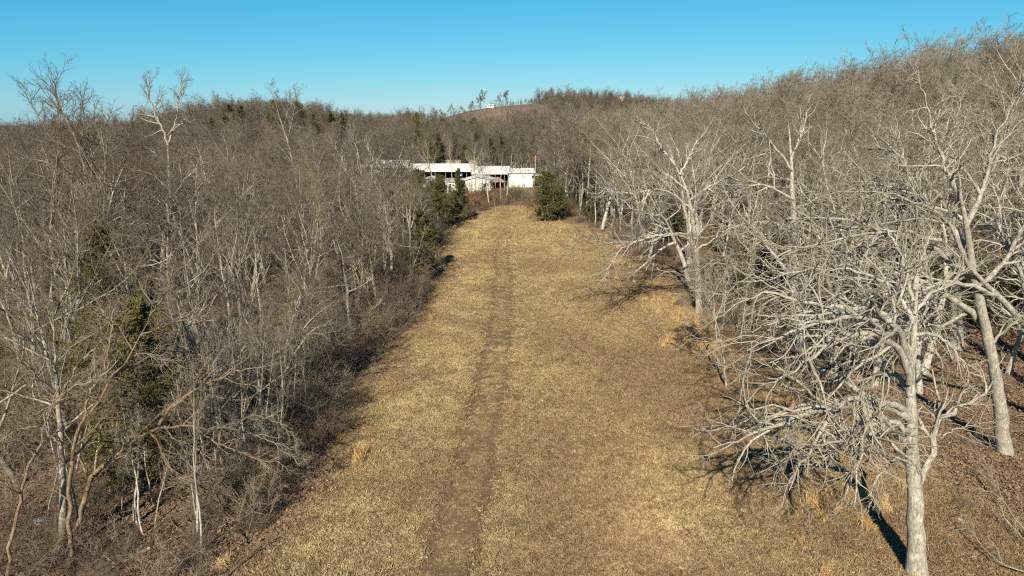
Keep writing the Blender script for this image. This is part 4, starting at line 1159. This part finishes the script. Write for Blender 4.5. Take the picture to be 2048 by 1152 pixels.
# taller golden tufts along the right edge and by the oak
N_ = 5200
y = 18 + 110 * rg.random(N_) ** 1.2; x = -12 + 34 * rg.random(N_)
dr = x - right_edge(y); dl = x - left_edge(y)
pr = .75 * np.exp(-((dr + .2) / 1.9) ** 2) * sstep(-.1, .5, vnoise(x, y, 3.5, 61)) + .25 * np.exp(-((dl - .6) / .8) ** 2) * sstep(0, .6, vnoise(x, y, 3, 62)) + .02 * field_mask(x, y) * sstep(.2, .8, vnoise(x, y, 6, 63)) + .06 * field_mask(x, y) * sstep(80, 100, y)
pr = np.maximum(pr, .8 * np.exp(-((x - 12.0) / 1.0) ** 2 - ((y - 21.5) / 2.2) ** 2))
m = rg.random(N_) < pr; x, y = x[m], y[m]; n = len(x)
scatter('golden_tall_grass', TG, np.column_stack([x, y, ground_z(x, y)]), rnd_rot(n, .1), rg.uniform(.5, 1.1, n), rg.integers(0, 3, n), 'taller golden grass tufts along the edges of the clearing')
print('tall', n)

# leaf litter
def leaf_patch(seed, n=110, size=.6):
    rg = np.random.default_rng(seed)
    c = np.concatenate([rg.normal(size=(n, 2)) * size * .55, rg.uniform(.0, .05, (n, 1))], 1)
    u_ = unit(np.concatenate([rg.normal(size=(n, 2)), rg.normal(size=(n, 1)) * .35], 1)); v_ = unit(np.cross(u_, np.concatenate([rg.normal(size=(n, 2)) * .35, np.ones((n, 1))], 1)))
    s = rg.uniform(.035, .075, (n, 1))
    q = np.stack([c - u_ * s, c - v_ * s * .6 + [[0, 0, .012]], c + u_ * s, c + v_ * s * .6 + [[0, 0, .012]]], 1).reshape(-1, 3)
    k = np.arange(n)[:, None] * 4
    return new_mesh('leaves', q, np.concatenate([k + [[0, 1, 2]], k + [[0, 2, 3]]]), 3, M['leaf'], False, dict(tone=np.repeat(rg.random(n), 4)))
LP_ = [leaf_patch(541 + i) for i in range(5)]
N_ = 22000
y = 17 + 70 * rg.random(N_) ** 1.2; x = (rg.random(N_) * 2 - 1) * (y * .84 + 4)
fmk = field_mask(x, y)
m = rg.random(N_) < (1 - fmk) * .85 + .06 * (x > 5) * (y < 45); x, y = x[m], y[m]; n = len(x)
scatter('leaf_litter', LP_, np.column_stack([x, y, ground_z(x, y)]), rnd_rot(n, .05), rg.uniform(.8, 1.3, n), rg.integers(0, 5, n), 'brown fallen leaves carpeting the woodland floor')
print('leaves', n, time.time() - T0)

def stick_pile(seed):
    rg_ = np.random.default_rng(seed); n_ = 9
    S = np.concatenate([rg_.normal(size=(n_, 2)) * .9, rg_.uniform(.03, .12, (n_, 1))], 1)
    D = np.concatenate([rg_.normal(size=(n_, 2)), rg_.normal(size=(n_, 1)) * .08], 1)
    P_, r_ = grow(rg_, S, D, rg_.uniform(.4, 1.7, n_), rg_.uniform(.008, .03, n_) , 5, .2, 0, .4)
    P_[:, :, 2] = np.abs(P_[:, :, 2]) * .6 + .03
    A = Acc().add(P_, r_, 5)
    S, D, L, R_ = sprout(rg_, P_, r_, np.full(n_, 1.2), 4, .3, 1, .8, .4, .6, .4); P2, r2 = grow(rg_, S, D, L, np.maximum(R_, .007), 3, .2, 0, .5)
    P2[:, :, 2] = np.abs(P2[:, :, 2]); A.add(P2, r2, 3)
    return A.mesh('sticks', M['bark_left'])
STK = [stick_pile(551 + i) for i in range(4)]
N_ = 3000
y = 18 + 60 * rg.random(N_); x = (rg.random(N_) * 2 - 1) * (y * .84 + 3)
m = (rg.random(N_) < .22) & (field_mask(x, y) < .2) & ((x < left_edge(y) - .8) | (x > right_edge(y) + 4.5)); x, y = x[m], y[m]; n = len(x)
scatter('fallen_sticks', STK, np.column_stack([x, y, ground_z(x, y)]), rnd_rot(n, .05), rg.uniform(.5, 1.5, n), rg.integers(0, 4, n), 'fallen sticks and dead branches littering the woodland floor')

# ------------------------------------------------------------------ buildings at the far end
def gz(x, y): return float(ground_z(x, y))
def pole_shed(x0, x1, y0, y1, eave, ridge_h, label, posts, z=0):
    b = empty('open_shed', ((x0 + x1) / 2, y0, z)); tag(b, label, 'shed', 'long white sheds at the end of the clearing')
    X0, X1 = x0 - (x0 + x1) / 2, x1 - (x0 + x1) / 2; d = y1 - y0
    rf = MB()
    rf.slab((X0 - .3, -.5, eave), (X1 + .3, -.5, eave), (X1 + .3, d * .5, ridge_h), (X0 - .3, d * .5, ridge_h), .10)
    rf.slab((X0 - .3, d * .5 + .004, ridge_h), (X1 + .3, d * .5 + .004, ridge_h), (X1 + .3, d + .5, eave), (X0 - .3, d + .5, eave), .10)
    k = X0
    r_o = rf.build('roof', M['white'], b)
    n_r = int((X1 - X0) / .9)
    rr = MB()
    for i in range(n_r):
        xx = X0 + (i + .5) * (X1 - X0) / n_r
        rr.slab((xx - .03, -.5, eave + .105), (xx + .03, -.5, eave + .105), (xx + .03, d * .5 - .01, ridge_h + .105), (xx - .03, d * .5 - .01, ridge_h + .105), .035)
    rr.build('roof_ribs', M['white'], b)['kind'] = 'stuff'
    MB().box(X0 - .3, X1 + .3, -.62, -.51, eave - .55, eave + .16).build('fascia', M['white'], b)
    MB().box(X0, X1, d - .15, d, 0, eave - .05).box(X0, X0 + .12, .3, d - .16, 0, eave - .05).box(X1 - .12, X1, .3, d - .16, 0, eave - .05).build('wall', M['black'], b)  # walls coloured near-black for the shade under the shed roof
    for i in range(posts):
        xx = X0 + (X1 - X0) * (i + .5) / posts
        MB().box(xx - .09, xx + .09, -.3, -.12, -.2, eave - .02).build('post', M['grey'], b)
    return b
P = lambda u, D: (u - 1024) / 1380 * D
pole_shed(P(945, 174), P(1018, 174), 174, 184, 3.6, 4.7, 'long open shed with white roof behind the white garage', 4)
pole_shed(P(818, 182), P(944, 182), 182, 192, 3.7, 4.9, 'longest open white-roofed shed, left of the garage', 6)
pole_shed(P(735, 192), P(815, 192), 192, 200, 4.2, 5.4, 'left white-roofed shed mostly hidden by bare trees', 4)

def stuff_in(b, pieces):
    pass
def gable_house(name, label, cx, y0, wd, dp, eave, ridge_h, wall, roof, win=(), door=None, axis_front=True, group=None, z=None):
    """gable end faces the camera when axis_front"""
    z = gz(cx, y0) if z is None else z
    b = empty(name, (cx, y0, z)); tag(b, label, 'building', group)
    h = wd / 2
    if axis_front:
        pts = [(-h, 0, -.3), (h, 0, -.3), (h, 0, eave), (0, 0, ridge_h), (-h, 0, eave)]
        back = [(x_, dp, z_) for x_, _, z_ in pts]
        MB().poly(pts + back, [(0, 1, 2, 3, 4), (9, 8, 7, 6, 5), (1, 0, 5, 6), (2, 1, 6, 7), (0, 4, 9, 5), (3, 2, 7, 8), (4, 3, 8, 9)]).build('wall', wall, b)
        o_ = .35
        zz = (ridge_h - eave) / h * o_
        rf = MB(); rf.slab((-h - o_, -o_, eave - zz + .01), (0, -o_, ridge_h + .01), (0, dp + o_, ridge_h + .01), (-h - o_, dp + o_, eave - zz + .01), .10)
        rf.slab((0.004, -o_, ridge_h + .01), (h + o_, -o_, eave - zz + .01), (h + o_, dp + o_, eave - zz + .01), (0.004, dp + o_, ridge_h + .01), .10)
        rf.build('roof', roof, b)
    else:
        pts = [(-h, 0, -.3), (-h, dp, -.3), (-h, dp, eave), (-h, dp / 2, ridge_h), (-h, 0, eave)]
        oth = [(h, y_, z_) for _, y_, z_ in pts]
        MB().poly(pts + oth, [(0, 1, 2, 3, 4)[::-1], (5, 6, 7, 8, 9), (0, 5, 9, 4), (1, 2, 7, 6), (2, 3, 8, 7), (3, 4, 9, 8), (0, 1, 6, 5)]).build('wall', wall, b)
        o_ = .4; zz = (ridge_h - eave) / (dp / 2) * o_
        rf = MB(); rf.slab((-h - o_, -o_, eave - zz + .01), (h + o_, -o_, eave - zz + .01), (h + o_, dp / 2, ridge_h + .01), (-h - o_, dp / 2, ridge_h + .01), .10)
        rf.slab((-h - o_, dp / 2 + .004, ridge_h + .01), (h + o_, dp / 2 + .004, ridge_h + .01), (h + o_, dp + o_, eave - zz + .01), (-h - o_, dp + o_, eave - zz + .01), .10)
        rf.build('roof', roof, b)
    for (wx, wz, ww, wh) in win:
        f = MB().box(wx - ww / 2 - .08, wx + ww / 2 + .08, -.06, -.005, wz - .08, wz + wh + .08).build('window', M['steel'], b)
        MB().box(wx - ww / 2, wx + ww / 2, -.08, -.062, wz, wz + wh).build('pane', M['glass'], f)
    if door:
        dx_, dw, dh = door
        d_ = MB().box(dx_ - dw / 2, dx_ + dw / 2, -.07, -.006, 0, dh).build('door', M['cream'], b)
        k_ = MB()
        for i in range(1, 4): k_.box(dx_ - dw / 2 + .05, dx_ + dw / 2 - .05, -.085, -.071, dh * i / 4 - .02, dh * i / 4 + .02)
        k_.build('door_ribs', M['steel'], d_)
    return b
gable_house('garage', 'white metal garage with low gable and one small dark window at right', P(957, 161.5), 161.5, 6.6, 8, 2.5, 3.35, M['white'], M['pale_green'], win=((1.7, 1.1, .9, .7),), door=(-1.2, 2.6, 2.1))
gable_house('small_building', 'white gabled building partly hidden by rusty-topped cedars', P(857, 158), 158, 5.2, 7, 2.5, 3.3, M['white'], M['white'], win=((.9, 1.1, .7, .7),))
gable_house('small_building', 'low cream building between the two white gables', P(908, 163), 163, 5.0, 5, 2.2, 2.7, M['cream'], M['tanroof'], axis_front=False, win=((-1.2, .9, .9, .7),))
gable_house('metal_building', 'tall white blank-walled metal building right of the open sheds', P(1042, 173), 173, 6.1, 10, 3.6, 4.4, M['white'], M['white'], axis_front=False)
gable_house('house', 'long tan-roofed house behind the open sheds', P(912, 205), 205, 12, 8, 3.6, 5.0, M['cream'], M['tanroof'], axis_front=False)
gable_house('house', 'white house up among the trees behind the left shed', P(828, 250), 250, 6.5, 8, 7.6, 9.6, M['cream'], M['white'], axis_front=True, win=((-1.3, 5.0, 1.0, 1.1), (1.3, 5.0, 1.0, 1.1)))
gable_house('house', 'pale roofed house showing between bare trees left of the sheds', P(630, 212), 212, 9, 7, 5.4, 6.6, M['white'], M['white'], axis_front=False, win=((-2, 2.4, 1.1, 1.1), (1.5, 2.4, 1.1, 1.1)))
gable_house('house', 'small white block of a building behind the red vehicle, far left of the sheds', P(741, 178), 178, 3.0, 5, 3.2, 3.6, M['white'], M['white'], axis_front=False, win=((.4, 1.4, .6, .7),))
gable_house('house', 'white house on top of the bald hill between two trees', (981 - 1024) / 1402 * 676, 676, 7, 6, 2.2, 3.2, M['white'], M['white'], axis_front=False, win=((-1.9, .8, .8, .9), (1.8, .8, .8, .9)))
gable_house('house', 'pale house on the skyline far right of the bald hill', (1245 - 1024) / 1402 * 690, 690, 10, 9, 9, 12, M['cream'], M['tanroof'], axis_front=False, win=((-2, 5, 1.4, 1.4), (2, 5, 1.4, 1.4)))
# side carport of the metal building
cx = P(1073, 172); b = empty('carport', (cx, 172, gz(cx, 172))); tag(b, 'open lean-to carport on the right side of the tall white building', 'carport')
MB().slab((-1.3, -.4, 3.0), (1.6, -.4, 2.9), (1.6, 5, 2.9), (-1.3, 5, 3.0), .14).build('roof', M['white'], b)
for sx in (-.6, 1.4):
    MB().box(sx - .07, sx + .07, -.2, -.06, -.2, 2.88).build('post', M['white'], b)
MB().box(-1.1, 1.5, 4.7, 4.8, 0, 2.85).build('shade_back_wall', M['black'], b)  # near-black sheet stands for the shade inside the carport
# tube carport with arch
cx = P(886, 157); b = empty('carport', (cx, 157, gz(cx, 157))); tag(b, 'small tube-framed carport beside the left white gable', 'carport')
k = MB()
for yy in (0, 2, 4):
    k.tube((-.95, yy, -.1), (-.95, yy, 2.0), .06); k.tube((.95, yy, -.1), (.95, yy, 2.0), .06); k.tube((-.95, yy, 2.0), (-.5, yy, 2.35), .06); k.tube((.95, yy, 2.0), (.5, yy, 2.35), .06); k.tube((-.5, yy, 2.35), (.5, yy, 2.35), .06)
k.build('frame', M['white'], b)
MB().slab((-.55, -.2, 2.42), (.55, -.2, 2.42), (.55, 4.2, 2.42), (-.55, 4.2, 2.42), .05).slab((-1.05, -.2, 2.02), (-.56, -.2, 2.42), (-.56, 4.2, 2.42), (-1.05, 4.2, 2.02), .05).build('roof', M['cream'], b)
# pavilion
cx = P(995, 160); b = empty('pavilion', (cx, 160, gz(cx, 160))); tag(b, 'small open pavilion with brown hipped roof and red rail', 'pavilion')
MB().poly([(-2.0, -.2, 2.15), (2.0, -.2, 2.15), (2.0, 3.2, 2.15), (-2.0, 3.2, 2.15), (0, 1.5, 3.35)], [(0, 1, 4), (1, 2, 4), (2, 3, 4), (3, 0, 4), (3, 2, 1, 0)]).build('roof', M['brownroof'], b)
for sx in (-1.6, -.5, .6, 1.6):
    for sy in (.1, 2.8): MB().box(sx - .07, sx + .07, sy - .07, sy + .07, -.1, 2.14).build('post', M['tanroof'], b)
MB().box(-1.5, 1.5, .0, .06, .15, .75).build('rail', M['redwood'], b)
MB().box(-1.7, 1.7, .2, 2.9, -.1, .12).build('floor', M['grey'], b)
MB().box(-1.5, 1.5, 2.5, 2.6, .13, 2.1).build('shade_back_wall', M['black'], b)  # near-black sheet, shade under the pavilion roof put into its colour
# grey tank box, blue sign, red vehicles, red banner
cx = P(927, 160); b = empty('storage_bin', (cx, 160, gz(cx, 160))); tag(b, 'dark grey bin with lid at the left wall of the garage', 'bin')
MB().box(-.65, .65, 0, 1.0, 0, 1.15).build('body', M['grey'], b); MB().box(-.7, .7, -.05, 1.05, 1.155, 1.25).build('lid', M['grey'], b)
cx = P(919, 181); b = empty('tarp', (cx, 181.0, 1.9)); tag(b, 'bright blue and white tarp hung in the open shed', 'tarp')
v_ = []; f_ = []
for j in range(5):
    for i in range(9): v_.append((-.75 + i * .19, .08 * math.sin(i * 1.3 + j), .9 - j * .2 - .06 * math.sin(i)))
for j in range(4):
    for i in range(8): f_.append((j * 9 + i, (j + 1) * 9 + i, (j + 1) * 9 + i + 1, j * 9 + i + 1))
MB().poly(v_, f_).build('sheet', M['blue'], b)
MB().box(-.1, .5, -.16, -.14, .25, .75).build('patch', M['white'], b)
def tractor(u, D, label):
    cx = P(u, D); b = empty('red_truck', (cx, D, gz(cx, D))); tag(b, label, 'truck', 'red vehicles left of the sheds')
    MB().poly([(-2.3, 0, .5), (2.3, 0, .5), (2.3, 0, 1.15), (1.2, 0, 1.2), (.7, 0, 1.85), (-.6, 0, 1.85), (-.9, 0, 1.2), (-2.3, 0, 1.15),
               (-2.3, 1.8, .5), (2.3, 1.8, .5), (2.3, 1.8, 1.15), (1.2, 1.8, 1.2), (.7, 1.8, 1.85), (-.6, 1.8, 1.85), (-.9, 1.8, 1.2), (-2.3, 1.8, 1.15)],
              [(0, 1, 2, 3, 4, 5, 6, 7), (15, 14, 13, 12, 11, 10, 9, 8)] + [(i, i + 8, (i + 1) % 8 + 8, (i + 1) % 8) for i in range(8)]).build('body', M['red'], b)
    MB().poly([(.98, -.01, 1.22), (.62, -.01, 1.75), (-.5, -.01, 1.75), (-.75, -.01, 1.22), (.98, .0, 1.22), (.62, .0, 1.75), (-.5, .0, 1.75), (-.75, .0, 1.22)], [(0, 1, 2, 3), (7, 6, 5, 4), (0, 4, 5, 1), (1, 5, 6, 2), (2, 6, 7, 3), (3, 7, 4, 0)]).build('window', M['glass'], b)
    for sx in (-1.5, 1.5):
        for sy in (-.06, 1.6): MB().tube((sx, sy, .38), (sx, sy + .26, .38), .38, 14).build('wheel', M['black'], b)
tractor(728, 166, 'red pickup parked before the small white block, seen through branches')
tractor(700, 167, 'second red pickup further left, almost hidden by branches')
# flag
cx = P(1071, 190); b = empty('flagpole', (cx, 190, gz(cx, 190))); tag(b, 'white pole with a hanging red flag right of the sheds', 'flagpole')
MB().tube((0, 0, -.2), (0, 0, 7.4), .06).build('pole', M['white'], b)
v_ = []; f_ = []
for j in range(6):
    for i in range(5): v_.append((-.05 - i * .10, .08 * math.sin(i * 1.6 + j * .4), 7.2 - j * .26 - i * .10))
for j in range(5):
    for i in range(4): f_.append((j * 5 + i, (j + 1) * 5 + i, (j + 1) * 5 + i + 1, j * 5 + i + 1))
MB().poly(v_, f_).build('flag', M['red'], b)

# ------------------------------------------------------------------ small things on the ground
def rock_mesh(seed, s=1):
    rg_ = np.random.default_rng(seed)
    import bmesh
    bm = bmesh.new(); bmesh.ops.create_icosphere(bm, subdivisions=2, radius=1)
    for v in bm.verts:
        k = 1 + .22 * math.sin(v.co.x * 3 + seed) * math.cos(v.co.y * 4 + seed * 2) + .12 * rg_.normal()
        v.co = v.co * k; v.co.z *= .55
    me = bpy.data.meshes.new('rock'); bm.to_mesh(me); bm.free(); me.materials.append(M['rock']); return me
RK = [rock_mesh(i) for i in range(3)]
def g_px(u, v):
    p = at(u, v, 100.0); k = CAM_H / (CAM_H - p[2]); return p[0] * k, 100 * k
for i, (u, v, s, lb) in enumerate(((377, 925, .42, 'largest pale rock under the arching tree'), (398, 940, .30, 'pale rock right of the largest one under the arching tree'), (392, 965, .35, 'flat pale rock below the other two under the arching tree'),
                                   (60, 1075, .3, 'pale rock between slim trunks in the lower left corner'), (82, 1045, .28, 'small rock beyond the corner rock, lower left'), (1920, 1040, .10, 'small pale stone in the grass right of the big oak trunk'),
                                   (1948, 1112, .09, 'tiny pale stone low in the grass, lower right'), (2022, 912, .14, 'pale stone at the foot of the leaning thick oak'), (1845, 1148, .12, 'pale stone touching the right foot of the nearest oak'))):
    x, y = g_px(u, v); o = link('rock', RK[i % 3], None, (x, y, gz(x, y) + s * .15), i * 1.3, s); tag(o, lb, 'rock')
x, y = g_px(680, 851)
o = link('plastic_scrap', RK[0].copy(), None, (x, y, gz(x, y) + .08), 0, .13); o.data.materials.clear(); o.data.materials.append(M['blue']); tag(o, 'small bright blue plastic scrap on the grass at the left edge', 'litter')

def fallen(pts, r, label, seed, cat='branch'):
    rg_ = np.random.default_rng(seed)
    base = np.array((pts[0][0], pts[0][1], gz(*pts[0][:2])))
    o = empty('fallen_branch', tuple(base)); tag(o, label, cat)
    pp = [np.array((p[0], p[1], gz(p[0], p[1]) + p[2])) for p in pts]
    guided_limb(rg_, pp, r, .012, 'wood', 'bark_pale', base, o, gn=.2, n2=5, n3=3, n4=2, k=12, t2=.3, ratio=.3, trop=-.005, wig=.03)
def gp(u, v, h): x, y = g_px(u, v); return (x, y, h)
fallen([gp(2060, 1085, .25), gp(2010, 1035, .45), gp(1985, 990, .6), gp(1960, 955, .9)], .03, 'pale forked dead branch rising from the grass at the right edge', 1)
fallen([gp(2080, 1160, .2), gp(2010, 1150, .3), gp(1960, 1110, .4), gp(1915, 1060, .6)], .025, 'pale thin dead branch lying across the lower right corner', 2)
fallen([gp(2090, 1120, .2), gp(2040, 1090, .35), gp(2000, 1045, .4)], .02, 'short pale dead twig between the two long dead branches, lower right', 3)
fallen([gp(1350, 700, .1), gp(1320, 690, .2), gp(1300, 650, .5)], .02, 'small fallen twig on the grass before the pale edge oak', 4)
fallen([gp(100, 1075, .1), gp(60, 1090, .15), gp(0, 1110, .2)], .06, 'pale rotting log in the lower left corner', 5, 'log')
fallen([gp(300, 1100, .1), gp(240, 1130, .12), gp(180, 1170, .15)], .07, 'grey rotting log below the arching tree, lower left', 6, 'log')
x0_, y0_ = g_px(820, 470)
fallen([(x0_ - 3, 76, 2.0), (x0_ - .8, 75.5, 2.6), (x0_ + 1.2, 75, 2.0), (x0_ + 2.2, 74.5, .7)], .07, 'bleached white snag arching over the bushy green cedar', 7)
print('done', time.time() - T0)
tris = sum(len(me.loops) - 2 * len(me.polygons) for me in bpy.data.meshes)
print('tris', tris, 'objects', len(sc.objects))
